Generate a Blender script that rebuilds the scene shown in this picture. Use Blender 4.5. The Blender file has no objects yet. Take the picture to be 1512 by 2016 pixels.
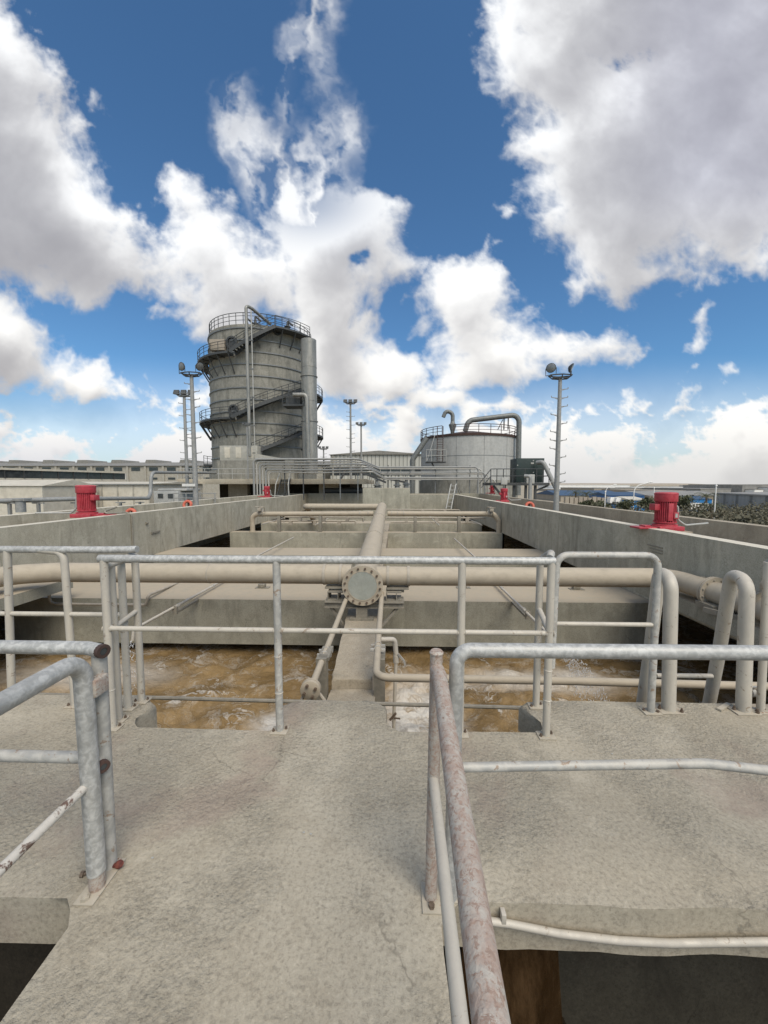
import bpy, bmesh, math, random
from mathutils import Vector, Matrix, noise
random.seed(7)
rnd=random.uniform
PI=math.pi
S=bpy.context.scene
COL=S.collection
# ------------------------------------------------------------------ camera
FPX=757.0; CAMZ=1.65
YAW=math.atan(22/FPX); PIT=math.atan(55/FPX)
CF=Vector((-math.sin(YAW)*math.cos(PIT), math.cos(YAW)*math.cos(PIT), -math.sin(PIT)))
CR=Vector((math.cos(YAW), math.sin(YAW),0)); CU=CR.cross(CF)
CAM=Vector((0,0,CAMZ))
cd=bpy.data.cameras.new('camera'); cam=bpy.data.objects.new('camera',cd); COL.objects.link(cam)
cd.sensor_fit='VERTICAL'; cd.sensor_height=32; cd.lens=FPX/2016*32; cd.clip_start=.05; cd.clip_end=20000
cam.matrix_world=Matrix(((CR.x,CU.x,-CF.x,0),(CR.y,CU.y,-CF.y,0),(CR.z,CU.z,-CF.z,CAMZ),(0,0,0,1)))
S.camera=cam
def P(px,py,X=None,Y=None,Z=None):
    "world point of a surveyed photo position on a known plane of the site"
    d=CF*FPX+CR*(px-756)+CU*(1008-py)
    if Y is not None: t=(Y-CAM.y)/d.y
    elif Z is not None: t=(Z-CAM.z)/d.z
    else: t=(X-CAM.x)/d.x
    return CAM+d*t
# ------------------------------------------------------------------ materials
def newmat(name):
    m=bpy.data.materials.new(name); m.use_nodes=True
    nt=m.node_tree; nt.nodes.clear()
    o=nt.nodes.new('ShaderNodeOutputMaterial'); b=nt.nodes.new('ShaderNodeBsdfPrincipled')
    nt.links.new(b.outputs[0],o.inputs[0])
    return m,nt,b,o
class N:
    def __init__(s,nt): s.nt=nt
    def n(s,t,**k):
        x=s.nt.nodes.new(t)
        for a,v in k.items(): setattr(x,a,v)
        return x
    def set(s,sock,v):
        if isinstance(v,bpy.types.NodeSocket): s.nt.links.new(v,sock)
        else: sock.default_value=v
    def math(s,op,a,b=0,c=0,clamp=False):
        x=s.n('ShaderNodeMath',operation=op,use_clamp=clamp); s.set(x.inputs[0],a); s.set(x.inputs[1],b); s.set(x.inputs[2],c); return x.outputs[0]
    def noise(s,vec,scale,detail=4,rough=.55,dist=0,color=False):
        x=s.n('ShaderNodeTexNoise'); s.set(x.inputs['Vector'],vec); x.inputs['Scale'].default_value=scale
        x.inputs['Detail'].default_value=detail; x.inputs['Roughness'].default_value=rough; x.inputs['Distortion'].default_value=dist
        return x.outputs['Color' if color else 'Fac']
    def voro(s,vec,scale,feature='F1',out='Distance',rand=1):
        x=s.n('ShaderNodeTexVoronoi',feature=feature); s.set(x.inputs['Vector'],vec); x.inputs['Scale'].default_value=scale
        x.inputs['Randomness'].default_value=rand; return x.outputs[out]
    def ss(s,v,a,b,lo=0,hi=1):
        x=s.n('ShaderNodeMapRange',interpolation_type='SMOOTHSTEP'); s.set(x.inputs[0],v)
        for i,q in enumerate((a,b,lo,hi)): s.set(x.inputs[i+1],q)
        return x.outputs[0]
    def mix(s,f,a,b,blend='MIX'):
        x=s.n('ShaderNodeMix',data_type='RGBA',blend_type=blend); s.set(x.inputs[0],f); s.set(x.inputs[6],a if isinstance(a,bpy.types.NodeSocket) else (*a[:3],1)); s.set(x.inputs[7],b if isinstance(b,bpy.types.NodeSocket) else (*b[:3],1)); return x.outputs[2]
    def vmul(s,v,w):
        x=s.n('ShaderNodeVectorMath',operation='MULTIPLY'); s.set(x.inputs[0],v); s.set(x.inputs[1],w); return x.outputs[0]
    def vadd(s,v,w):
        x=s.n('ShaderNodeVectorMath',operation='ADD'); s.set(x.inputs[0],v); s.set(x.inputs[1],w); return x.outputs[0]
    def pos(s): return s.n('ShaderNodeNewGeometry').outputs['Position']
    def nrm(s): return s.n('ShaderNodeNewGeometry').outputs['Normal']
    def sep(s,v):
        x=s.n('ShaderNodeSeparateXYZ'); s.set(x.inputs[0],v); return x.outputs
    def bump(s,h,strength,dist,normal=None):
        x=s.n('ShaderNodeBump'); s.set(x.inputs['Height'],h); x.inputs['Strength'].default_value=strength; x.inputs['Distance'].default_value=dist
        if normal is not None: s.set(x.inputs['Normal'],normal)
        return x.outputs[0]
def concrete(name,a,b,c,streak=.5,fine=1.0,pink=0,dust=None):
    m,nt,bs,o=newmat(name); q=N(nt); p=q.pos()
    n1=q.noise(p,.9,5,.6,.6); n2=q.noise(p,5,6,.65); n3=q.noise(p,52,3,.75,.3)
    col=q.mix(q.ss(n1,.35,.68),a,b)
    col=q.mix(q.ss(n2,.45,.75,0,.55),col,c)
    col=q.mix(q.ss(n3,.46,.70,.0,.6),col,[x*.55 for x in a]); col=q.mix(q.ss(n3,.46,.28,.0,.35),col,[min(.8,x*1.3) for x in b])
    pits=q.ss(q.voro(p,26,'F1'),.05,.13,.55,0); pm=q.ss(q.noise(q.vadd(p,(9,4,3)),4,3,.6),.5,.62); col=q.mix(q.math('MULTIPLY',pits,pm),col,[x*.45 for x in a])
    wv=q.vadd(p,q.vmul(q.vadd(q.noise(p,3,4,.6,0,True),(-.5,-.5,-.5)),(.5,.5,.5))); ve=q.n('ShaderNodeTexVoronoi',feature='DISTANCE_TO_EDGE'); q.set(ve.inputs['Vector'],wv); ve.inputs['Scale'].default_value=.75
    cr=q.math('MULTIPLY',q.ss(ve.outputs['Distance'],.0,.006,.6,0),q.ss(q.noise(q.vadd(p,(1,3,9)),1.3,2,.5),.5,.6)); col=q.mix(cr,col,[x*.4 for x in a])
    pl=q.ss(q.noise(q.vadd(p,(21,3,9)),1.9,6,.7,.3),.56,.7,0,.5); col=q.mix(pl,col,[min(.8,x*1.22) for x in b])
    if pink:
        n4=q.noise(q.vadd(p,(13,7,2)),1.1,5,.65,.4)
        col=q.mix(q.ss(n4,.5,.68,0,pink),col,(.30,.225,.18))
    if streak:
        nz=q.math('ABSOLUTE',q.sep(q.nrm())[2]); side=q.math('SUBTRACT',1,nz,clamp=True)
        st=q.noise(q.vmul(p,(1.1,1.1,.25)),1.6,6,.68,1.2)
        st2=q.noise(q.vmul(q.vadd(p,(5,9,1)),(1.6,1.6,.3)),1.7,6,.66,1.0)
        f=q.math('MULTIPLY',q.ss(st,.46,.76),side); f=q.math('MULTIPLY',f,streak)
        col=q.mix(f,col,[x*.42 for x in a])
        f=q.math('MULTIPLY',q.ss(st2,.5,.75),side); f=q.math('MULTIPLY',f,streak*.7)
        col=q.mix(f,col,[min(.75,x*1.6) for x in a])
    if dust:
        up=q.ss(q.sep(q.nrm())[2],.5,.9); up=q.math('MULTIPLY',up,q.ss(n2,.2,.6,.5,1)); col=q.mix(up,col,dust)
    q.set(bs.inputs['Base Color'],col); bs.inputs['Roughness'].default_value=.93; bs.inputs['Specular IOR Level'].default_value=.25
    v=q.voro(p,55,'SMOOTH_F1'); h=q.math('ADD',q.math('MULTIPLY',q.noise(p,70,5,.7),.8),q.math('MULTIPLY',v,.35))
    h=q.math('ADD',h,q.math('MULTIPLY',q.noise(p,14,5,.6),1.2))
    bp=q.n('ShaderNodeBump'); q.set(bp.inputs['Height'],h); msk=q.ss(q.noise(q.vadd(p,(2,8,5)),1.7,4,.6),.36,.6,.25,1); q.set(bp.inputs['Strength'],q.math('MULTIPLY',msk,q.ss(q.math('ABSOLUTE',q.sep(q.nrm())[2]),.3,.8,.28*min(1,fine),.55*fine))); bp.inputs['Distance'].default_value=.012; q.set(bs.inputs['Normal'],bp.outputs[0])
    return m
def paint(name,a,b,rough=.5,metal=0,scale=30,rust=0,rustcol=(.16,.07,.04),stretch=(1,1,1),bump=.15,dust=0,dustcol=(.46,.40,.31),rscale=18):
    m,nt,bs,o=newmat(name); q=N(nt); p=q.vmul(q.pos(),stretch)
    n1=q.noise(p,scale,5,.65,.5); n2=q.noise(q.pos(),3,4,.6)
    col=q.mix(q.ss(n1,.38,.65),a,b)
    col=q.mix(q.ss(n2,.4,.75,0,.45),col,[x*.7 for x in a])
    if dust:
        nz=q.sep(q.nrm())[2]; f=q.math('MULTIPLY',q.ss(nz,-.4,.9,.35,1),q.ss(q.noise(p,9,5,.7),.3,.62,.3,1)); f=q.math('MULTIPLY',f,dust,clamp=True)
        col=q.mix(f,col,dustcol)
    met=metal
    if rust:
        r=q.ss(q.noise(q.vadd(q.pos(),(3,1,5)),rscale,7,.72,.8),.62-rust*.3,.66-rust*.25)
        col=q.mix(r,col,q.mix(q.noise(p,60,3,.6),rustcol,[x*2 for x in rustcol]))
    q.set(bs.inputs['Base Color'],col); bs.inputs['Roughness'].default_value=rough; bs.inputs['Metallic'].default_value=metal
    q.set(bs.inputs['Roughness'],q.ss(n1,.3,.7,max(0,rough-.1),min(1,rough+.12)))
    q.set(bs.inputs['Normal'],q.bump(q.noise(p,scale*3,4,.6),bump,.004))
    return m
M={}
M['slab']=concrete('walkway_concrete',(.375,.328,.248),(.45,.40,.31),(.31,.265,.195),.2,2.4,pink=.5)
M['wall']=concrete('wall_concrete',(.40,.365,.28),(.50,.46,.36),(.32,.29,.215),.6,.6,dust=(.60,.55,.45))  # dust on the tops, lightened further to paint in their brighter light
M['beam']=concrete('beam_concrete',(.30,.285,.225),(.385,.365,.29),(.25,.23,.175),.5,.6,dust=(.41,.345,.255))
M['beambrown']=concrete('dusty_concrete',(.36,.31,.235),(.42,.365,.28),(.28,.23,.165),.4,1.1)
M['tower']=concrete('tower_concrete',(.235,.225,.19),(.315,.302,.26),(.16,.152,.125),.8,.4)
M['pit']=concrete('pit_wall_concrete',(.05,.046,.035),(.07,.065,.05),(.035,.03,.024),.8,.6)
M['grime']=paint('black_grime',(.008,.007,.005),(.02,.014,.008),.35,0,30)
M['dark']=concrete('wet_shade_dark_concrete',(.035,.03,.022),(.06,.05,.036),(.02,.018,.013),.5,.5)  # wet concrete, its colour also darkened to stand for deep shade
M["galv"]=paint('galvanised_pipe',(.36,.355,.33),(.54,.53,.495),.5,.2,40,bump=.2)
M['galvold']=paint('weathered_galvanised_pipe',(.36,.355,.33),(.52,.505,.46),.6,.15,18,rust=.12,rustcol=(.2,.15,.11),dust=.35,bump=.2)
M['post']=paint('dusty_painted_pipe',(.52,.475,.395),(.43,.395,.335),.65,.1,14,dust=.55,dustcol=(.52,.47,.39),rust=.06,rustcol=(.2,.16,.12),stretch=(1,1,.35))
M['rustrail']=paint('rust_speckled_pipe',(.42,.38,.325),(.36,.275,.225),.8,.05,26,rust=.36,rustcol=(.20,.142,.11),bump=.8,rscale=85)
M['peel']=paint('peeling_cream_paint',(.62,.57,.49),(.55,.51,.44),.6,0,22,rust=.36,rustcol=(.10,.062,.045),rscale=9,bump=.3)
M['pipe']=paint('dusty_beige_pipe',(.36,.305,.225),(.42,.36,.27),.75,.0,7,dust=.8,dustcol=(.44,.375,.28),stretch=(.5,1,1),bump=.12)
M['pipedark']=paint('stained_pipe',(.30,.27,.215),(.38,.34,.27),.75,0,9,dust=.7,dustcol=(.44,.38,.30))
M['steel']=paint('dull_grey_steel',(.20,.185,.15),(.28,.255,.205),.6,.3,15,dust=.6,dustcol=(.36,.32,.25))
M['platem']=paint('dusty_base_plate',(.36,.32,.25),(.43,.38,.30),.8,0,25,rust=.1,dust=.6,dustcol=(.44,.385,.295))
M['bolt']=paint('brown_bolt',(.12,.085,.06),(.2,.15,.11),.7,.3,60)
M['rustbolt']=paint('rusty_bolt',(.11,.03,.025),(.2,.06,.04),.8,.1,60)
M['disc']=paint('blind_disc_grey',(.30,.315,.27),(.36,.37,.32),.6,.1,12,dust=.2)
M['red']=paint('dusty_red_paint',(.36,.012,.03),(.45,.022,.045),.5,0,10,dust=.38,dustcol=(.50,.20,.18),bump=.1)
M['redrust']=paint('dark_red_steel',(.055,.032,.025),(.09,.05,.038),.7,.1,10)
M['orange']=paint('orange_ring',(.52,.10,.055),(.58,.17,.11),.6,0,12)
M['white']=paint('white_paint',(.66,.65,.61),(.58,.57,.53),.6,0,8)
M['dsteel']=paint('dark_grey_steel',(.055,.058,.058),(.09,.092,.09),.6,.3,10)
M['msteel']=paint('mid_grey_steel',(.17,.175,.17),(.24,.245,.24),.5,.4,10)
M['mast']=paint('mast_steel',(.26,.26,.245),(.33,.325,.305),.6,.2,10)
M['duct']=paint('brushed_grey_duct',(.24,.235,.21),(.32,.31,.28),.5,.35,3,stretch=(1,1,.15))
M['tank']=paint('tank_grey_paint',(.37,.365,.34),(.43,.425,.395),.55,.0,1.2,stretch=(1,1,.25),bump=.05)
M['tankpipe']=paint('grey_green_pipe',(.15,.155,.145),(.21,.215,.20),.5,.2,4)
M['cab']=paint('dark_green_cabinet',(.016,.03,.026),(.028,.042,.037),.5,.1,5)
M['cabg']=paint('light_grey_cabinet',(.42,.41,.375),(.36,.355,.325),.55,.1,6)
M['contain']=paint('beige_container',(.35,.335,.285),(.41,.39,.335),.6,0,2)
M['cladb']=paint('beige_cladding',(.52,.475,.385),(.58,.535,.44),.7,0,2)
M['clad']=paint('grey_cladding',(.33,.305,.25),(.39,.365,.305),.7,0,2)
M['cladd']=paint('roof_grey',(.20,.19,.165),(.26,.245,.215),.8,0,2)
M['glass']=paint('dark_glazing',(.035,.04,.042),(.06,.065,.065),.15,0,2,bump=0)
M['lens']=paint('floodlight_lens',(.20,.205,.20),(.15,.155,.15),.2,.2,3,bump=0)
M['blue']=paint('blue_cladding',(.02,.10,.26),(.03,.13,.33),.6,0,1)
M['blue2']=paint('bright_blue_cladding',(.015,.19,.48),(.02,.23,.55),.6,0,1)
M['blued']=paint('slate_blue_roof',(.035,.075,.14),(.05,.095,.165),.7,0,1)
M['fwhite']=paint('far_white_wall',(.80,.78,.73),(.74,.72,.67),.8,0,.3)
M['fgrey']=paint('far_grey_wall',(.22,.21,.19),(.29,.28,.255),.8,0,.3)
M['fbrown']=paint('far_brown_wall',(.32,.27,.21),(.38,.33,.26),.8,0,.3)
M['ground']=concrete('sandy_ground',(.33,.28,.20),(.39,.335,.245),(.25,.22,.16),0,.5)
M['trunk']=paint('palm_trunk',(.12,.09,.06),(.18,.14,.09),.9,0,6)
def leafmat(name,a,b):
    m,nt,bs,o=newmat(name); q=N(nt)
    inf=q.n('ShaderNodeObjectInfo'); f=q.noise(q.pos(),.8,3,.6)
    q.set(bs.inputs['Base Color'],q.mix(q.ss(f,.35,.65),a,b)); bs.inputs['Roughness'].default_value=.7; bs.inputs['Specular IOR Level'].default_value=.2
    return m
M['leaf']=leafmat('dusty_olive_leaf',(.07,.08,.042),(.13,.13,.075))
M['leaf2']=leafmat('dark_shrub_leaf',(.095,.09,.06),(.15,.135,.09))
def clad(name,a,b,step,axis):
    m,nt,bs,o=newmat(name); q=N(nt); p=q.pos(); c=q.sep(p)[axis]
    w=q.math('PINGPONG',c,step/2); e=q.ss(w,step*.05,step*.16)
    n=q.noise(q.vmul(p,(1,1,.1)),.8,4,.6)
    col=q.mix(q.ss(n,.35,.7),a,b); col=q.mix(e,[x*.55 for x in a],col)
    q.set(bs.inputs['Base Color'],col); bs.inputs['Roughness'].default_value=.6
    q.set(bs.inputs['Normal'],q.bump(e,.6,.06)); return m
M['rib']=clad('ribbed_pale_cladding',(.42,.41,.355),(.50,.485,.425),.9,0)
M['ribx']=clad('ribbed_grey_cladding',(.20,.205,.195),(.26,.26,.25),6,1)
def watermat():
    m,nt,bs,o=newmat('churning_brown_water'); q=N(nt); p=q.vmul(q.pos(),(1,1,0))
    w=q.vadd(p,q.vmul(q.vadd(q.noise(p,.9,4,.6,0,True),(-.5,-.5,-.5)),(1.5,1.5,0)))
    w2=q.vadd(w,q.vmul(q.vadd(q.noise(w,3.5,3,.6,0,True),(-.5,-.5,-.5)),(.4,.4,0)))
    n=q.noise(w,1.0,5,.6); col=q.mix(q.ss(n,.35,.65),(.20,.13,.055),(.33,.22,.10))
    ri=q.math('ABSOLUTE',q.math('SUBTRACT',q.noise(q.vmul(w2,(.6,1,1)),1.5,7,.62),.5)); thin=q.ss(ri,.0,.028,1,0)
    br=q.ss(q.noise(w,1.1,4,.6),.42,.62); thin=q.math('MULTIPLY',thin,br)
    fb=q.ss(q.voro(q.vadd(p,q.vmul(w2,(.3,.3,0))),22,'F1'),.1,.5,1,.35); mass=q.math('MULTIPLY',q.math('MULTIPLY',q.ss(q.noise(w2,1.6,8,.76),.5,.66),fb),.9)
    fo=q.math('MAXIMUM',q.math('MULTIPLY',thin,.75),q.math('MULTIPLY',mass,.75))
    def near(x,y,rx,ry):
        a=q.sep(p); u=q.math('POWER',q.math('DIVIDE',q.math('SUBTRACT',a[0],x),rx),2); v=q.math('POWER',q.math('DIVIDE',q.math('SUBTRACT',a[1],y),ry),2)
        return q.ss(q.math('SQRT',q.math('ADD',u,v)),.3,1.1,1,0)
    mk=q.math('MAXIMUM',near(.45,6.6,1.0,2.3),near(-1.9,6.6,.9,.5)); mk=q.math('MAXIMUM',mk,q.math('MULTIPLY',near(3.2,8.3,2.2,.7),.75)); mk=q.math('MAXIMUM',mk,q.math('MULTIPLY',near(-7,8.2,2.6,.9),.6))
    hv=q.math('MULTIPLY',mk,q.ss(q.noise(w2,2.4,8,.7),.28,.52)); fo=q.math('MAXIMUM',fo,hv)
    col=q.mix(fo,col,(.68,.64,.57)); q.set(bs.inputs['Base Color'],col)
    q.set(bs.inputs['Roughness'],q.ss(fo,0,.6,.22,.8)); bs.inputs['IOR'].default_value=1.33
    h=q.math('ADD',q.math('MULTIPLY',q.noise(w2,9,8,.7),1.3),q.math('MULTIPLY',fo,.5)); q.set(bs.inputs['Normal'],q.bump(h,.7,.08))
    return m
M['water']=watermat()
def spraymat():
    m,nt,bs,o=newmat('water_droplets'); bs.inputs['Base Color'].default_value=(.75,.75,.74,1); bs.inputs['Roughness'].default_value=.15; bs.inputs['Alpha'].default_value=.75; return m
M['spray']=spraymat()
# ------------------------------------------------------------------ mesh helpers
def fillet(pts,R,n=6):
    pts=[Vector(p) for p in pts]
    if R<=0 or len(pts)<3: return pts
    out=[pts[0]]
    for i in range(1,len(pts)-1):
        a,b,c=pts[i-1],pts[i],pts[i+1]; u=(a-b); v=(c-b); lu,lv=u.length,v.length; u/=lu; v/=lv
        ang=u.angle(v)
        if ang>PI-.08: out.append(b); continue
        t=min(R/math.tan(ang/2),lu*.48,lv*.48)
        A=b+u*t; C=b+v*t
        for k in range(n+1):
            s=k/n; w=1/max(.3,math.sin(ang/2))*0+math.sin(ang/2)
            q=(A*(1-s)**2+b*(2*s*(1-s)*w)+C*s*s)/((1-s)**2+2*s*(1-s)*w+s*s)
            out.append(q)
    out.append(pts[-1]); return out
SPLIT={k:v for k,v in (('saddle_plate','saddle_plate'),('stringer','stringer'),('bracket','bracket'),('bolts','bolt'),('weld_rings','weld_ring'),('flange_bolts','bolt'),('coupling','coupling'),('spacer_block','spacer_block'),('prop_leg','prop_leg'),('roof_fittings','roof_fitting'),('plate_seams','plate_seam'),('legs','leg'),('white_bands','white_band'),('pipe_bracket','pipe_bracket'),('u_bolt','u_bolt'),('under_pipe','under_pipe'),('ladder_rails','ladder_rail'),('pipe_trestle','pipe_trestle'),('terminal_box','terminal_box'),('valve','valve_gear'),('valve_gear','valve_gear'),('bolt','bolt'),('weld_ring','weld_ring'),('roof_fitting','roof_fitting'),('plate_seam','plate_seam'),('leg','leg'),('white_band','white_band'),('ladder_rail','ladder_rail'),('hose_clip','hose_clip'),('support_post','support_post'),('body','body'))}
class MB:
    def __init__(s): s.bm=bmesh.new()
    def box(s,x0,x1,y0,y1,z0,z1,bev=0,rot=0):
        g=bmesh.ops.create_cube(s.bm,size=1); vs=g['verts']; c=Vector(((x0+x1)/2,(y0+y1)/2,(z0+z1)/2)); d=Vector((abs(x1-x0),abs(y1-y0),abs(z1-z0)))
        R=Matrix.Rotation(rot,3,'Z')
        for v in vs: v.co=R@Vector((v.co.x*d.x,v.co.y*d.y,v.co.z*d.z))+c
        if bev:
            es=set(e for v in vs for e in v.link_edges); bmesh.ops.bevel(s.bm,geom=list(es),offset=min(bev,min(d)*.45),segments=2,affect='EDGES',profile=.6)
        return s
    def bar(s,a,b,w,h,up=(0,0,1)):
        "rectangular bar from a to b"
        a=Vector(a); b=Vector(b); d=(b-a).normalized(); up=Vector(up)
        if abs(d.dot(up))>.98: up=Vector((0,1,0))
        r=d.cross(up).normalized(); u=r.cross(d)
        vs=[]
        for p in (a,b):
            for sx,sy in ((-1,-1),(1,-1),(1,1),(-1,1)): vs.append(s.bm.verts.new(p+r*sx*w/2+u*sy*h/2))
        for f in ((0,1,2,3),(7,6,5,4),(0,4,5,1),(1,5,6,2),(2,6,7,3),(3,7,4,0)): s.bm.faces.new([vs[i] for i in f])
        return s
    def tube(s,pts,r,seg=12,R=0,cap=True,r1=None,n=6):
        pts=fillet(pts,R,n); k=len(pts); rings=[]
        T=[(pts[min(i+1,k-1)]-pts[max(i-1,0)]).normalized() for i in range(k)]
        up=Vector((0,0,1)) if abs(T[0].z)<.9 else Vector((0,1,0))
        nrm=(up-T[0]*up.dot(T[0])).normalized()
        for i,p in enumerate(pts):
            if i: nrm=(nrm-T[i]*nrm.dot(T[i])).normalized()
            b=T[i].cross(nrm); rr=r if r1 is None else r+(r1-r)*i/(k-1)
            rings.append([s.bm.verts.new(p+(nrm*math.cos(2*PI*j/seg)+b*math.sin(2*PI*j/seg))*rr) for j in range(seg)])
        for i in range(k-1):
            for j in range(seg): s.bm.faces.new((rings[i][j],rings[i][(j+1)%seg],rings[i+1][(j+1)%seg],rings[i+1][j]))
        if cap:
            s.bm.faces.new(rings[0][::-1]); s.bm.faces.new(rings[-1])
        return s
    def lathe(s,prof,c=(0,0,0),axis=(0,0,1),seg=24,close=False,a0=0,a1=2*PI):
        "prof = list of (r,h) along axis"
        c=Vector(c); ax=Vector(axis).normalized(); u=Vector((1,0,0)) if abs(ax.x)<.9 else Vector((0,1,0)); u=(u-ax*u.dot(ax)).normalized(); v=ax.cross(u)
        rings=[[s.bm.verts.new(c+ax*h+(u*math.cos(2*PI*j/seg)+v*math.sin(2*PI*j/seg))*r) for j in range(seg)] for r,h in prof]
        for i in range(len(prof)-1):
            for j in range(seg): s.bm.faces.new((rings[i][j],rings[i][(j+1)%seg],rings[i+1][(j+1)%seg],rings[i+1][j]))
        if close:
            for j in range(seg): s.bm.faces.new((rings[-1][j],rings[-1][(j+1)%seg],rings[0][(j+1)%seg],rings[0][j]))
        else:
            s.bm.faces.new(rings[0][::-1]); s.bm.faces.new(rings[-1])
        return s
    def prism(s,outline,z0,z1,bev=0,jit=0,step=0):
        pts=[]
        k=len(outline)
        for i in range(k):
            a=Vector(outline[i]).to_3d(); b=Vector(outline[(i+1)%k]).to_3d(); L=(b-a).length; m=max(1,int(L/step)) if step else 1
            nn=Vector((-(b-a).y,(b-a).x,0)).normalized()
            for j in range(m):
                p=a.lerp(b,j/m)
                if j and jit: p=p+nn*(noise.noise(p*3.1)*jit+noise.noise(p*11)*jit*.6)
                pts.append(p)
        tv=[s.bm.verts.new((p.x,p.y,z1)) for p in pts]; bv=[s.bm.verts.new((p.x,p.y,z0+(noise.noise(p*5)*jit*.3 if jit else 0))) for p in pts]
        top=s.bm.faces.new(tv); s.bm.faces.new(bv[::-1])
        n=len(pts)
        for i in range(n): s.bm.faces.new((tv[i],bv[i],bv[(i+1)%n],tv[(i+1)%n]))
        if bev: bmesh.ops.bevel(s.bm,geom=list(top.edges),offset=bev,segments=3,affect='EDGES',profile=.5)
        return s
    def poly(s,vs,fs):
        v=[s.bm.verts.new(p) for p in vs]
        for f in fs: s.bm.faces.new([v[i] for i in f])
        return s
    def arc(s,C,r0,r1,t0,t1,z0,z1,n=None):
        "arc-shaped slab, t in degrees, 0 towards the viewer"
        n=n or max(2,int(abs(t1-t0)/5)); rows=[]
        for i in range(n+1):
            t=math.radians(t0+(t1-t0)*i/n); sx,sy=math.sin(t),-math.cos(t)
            rows.append([s.bm.verts.new((C[0]+r*sx,C[1]+r*sy,z)) for r,z in ((r0,z0),(r1,z0),(r1,z1),(r0,z1))])
        for i in range(n):
            for j in range(4): s.bm.faces.new((rows[i][j],rows[i][(j+1)%4],rows[i+1][(j+1)%4],rows[i+1][j]))
        s.bm.faces.new(rows[0][::-1]); s.bm.faces.new(rows[-1]); return s
    def arctube(s,C,r,t0,t1,z0,z1,rad,seg=5):
        n=max(2,int(abs(t1-t0)/6)); return s.tube([apt(C,r,t0+(t1-t0)*i/n,z0+(z1-z0)*i/n) for i in range(n+1)],rad,seg)
    def obj(s,name,mat,parent=None,smooth=True,ang=40,jit=0):
        bmesh.ops.recalc_face_normals(s.bm,faces=s.bm.faces)
        if name in SPLIT:
            name=SPLIT[name]; s.bm.verts.ensure_lookup_table(); seen=set(); isl=[]
            for v0 in s.bm.verts:
                if v0 in seen: continue
                st=[v0]; seen.add(v0); g=[]
                while st:
                    v=st.pop(); g.append(v)
                    for e in v.link_edges:
                        w=e.other_vert(v)
                        if w not in seen: seen.add(w); st.append(w)
                isl.append(g)
            bb=[[min(v.co[i] for v in g)-.004 for i in range(3)]+[max(v.co[i] for v in g)+.004 for i in range(3)] for g in isl]; grp=list(range(len(isl)))
            def fd(i):
                while grp[i]!=i: i=grp[i]
                return i
            for i in range(len(isl)):
                for j in range(i):
                    if all(bb[i][k]<bb[j][k+3] and bb[j][k]<bb[i][k+3] for k in range(3)): grp[fd(i)]=fd(j)
            roots=sorted(set(fd(i) for i in range(len(isl))))
            if len(roots)>1:
                out=None
                for r in roots:
                    keep=set(v for i,g in enumerate(isl) if fd(i)==r for v in g); m2=MB(); mp={v:m2.bm.verts.new(v.co) for v in keep}
                    for f in s.bm.faces:
                        if f.verts[0] in keep: m2.bm.faces.new([mp[v] for v in f.verts])
                    o=m2.obj(name,mat,parent,smooth,ang); out=out or o
                s.bm.free(); return out
        me=bpy.data.meshes.new(name); 
        if parent is not None: off=parent.get('_w') and Vector(parent['_w']) or Vector((0,0,0))
        else:
            xs=[v.co for v in s.bm.verts]; off=Vector(((min(v.x for v in xs)+max(v.x for v in xs))/2,(min(v.y for v in xs)+max(v.y for v in xs))/2,min(v.z for v in xs)))
        for v in s.bm.verts: v.co-=off
        s.bm.to_mesh(me); s.bm.free()
        if smooth:
            me.polygons.foreach_set('use_smooth',[True]*len(me.polygons)); me.set_sharp_from_angle(angle=math.radians(ang))
        me.materials.append(M[mat] if isinstance(mat,str) else mat)
        o=bpy.data.objects.new(name,me); COL.objects.link(o)
        if parent is not None: o.parent=parent; o['_w']=parent['_w']
        else: o.location=off; o['_w']=list(off)
        return o
def apt(C,r,t,z):
    t=math.radians(t); return Vector((C[0]+r*math.sin(t),C[1]-r*math.cos(t),z))
def tag(o,label,cat,group=None):
    o['label']=label; o['category']=cat
    if group: o['group']=group
    return o
def struct(o): o['kind']='structure'; return o
def thing(name,label,cat,loc=(0,0,0),group=None):
    o=bpy.data.objects.new(name,None); COL.objects.link(o); o.location=loc; o['_w']=list(loc); o.empty_display_size=.1
    return tag(o,label,cat,group)
def dup(root,loc,rotz=0,label=None,scale=1):
    def cp(o,par):
        c=o.copy(); COL.objects.link(c)
        if par is not None: c.parent=par
        for ch in KIDS.get(o.name,[]): cp(ch,c)
        return c
    KIDS={}
    for o in bpy.data.objects:
        if o.parent: KIDS.setdefault(o.parent.name,[]).append(o)
    r=cp(root,None); r.location=loc; r.rotation_euler=(0,0,rotz); r.scale=(scale,)*3
    if label: r['label']=label
    return r
# ------------------------------------------------------------------ basin: walls, beams, slab, water
XL,XR=-9.9,6.3; ZT=.55; ZB=-1.22
# ground: one sheet to the horizon with an opening where the basin is sunk
b=MB(); G=-6.0; bx=(-14.2,10.1,-7,44)
o4=[(-4000,-600),(4000,-600),(4000,9000),(-4000,9000)]; i4=[(bx[0],bx[2]),(bx[1],bx[2]),(bx[1],bx[3]),(bx[0],bx[3])]
b.poly([(x,y,G) for x,y in o4+i4],[(0,1,5,4),(1,2,6,5),(2,3,7,6),(3,0,4,7)]); struct(b.obj('ground','ground',smooth=False))
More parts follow.
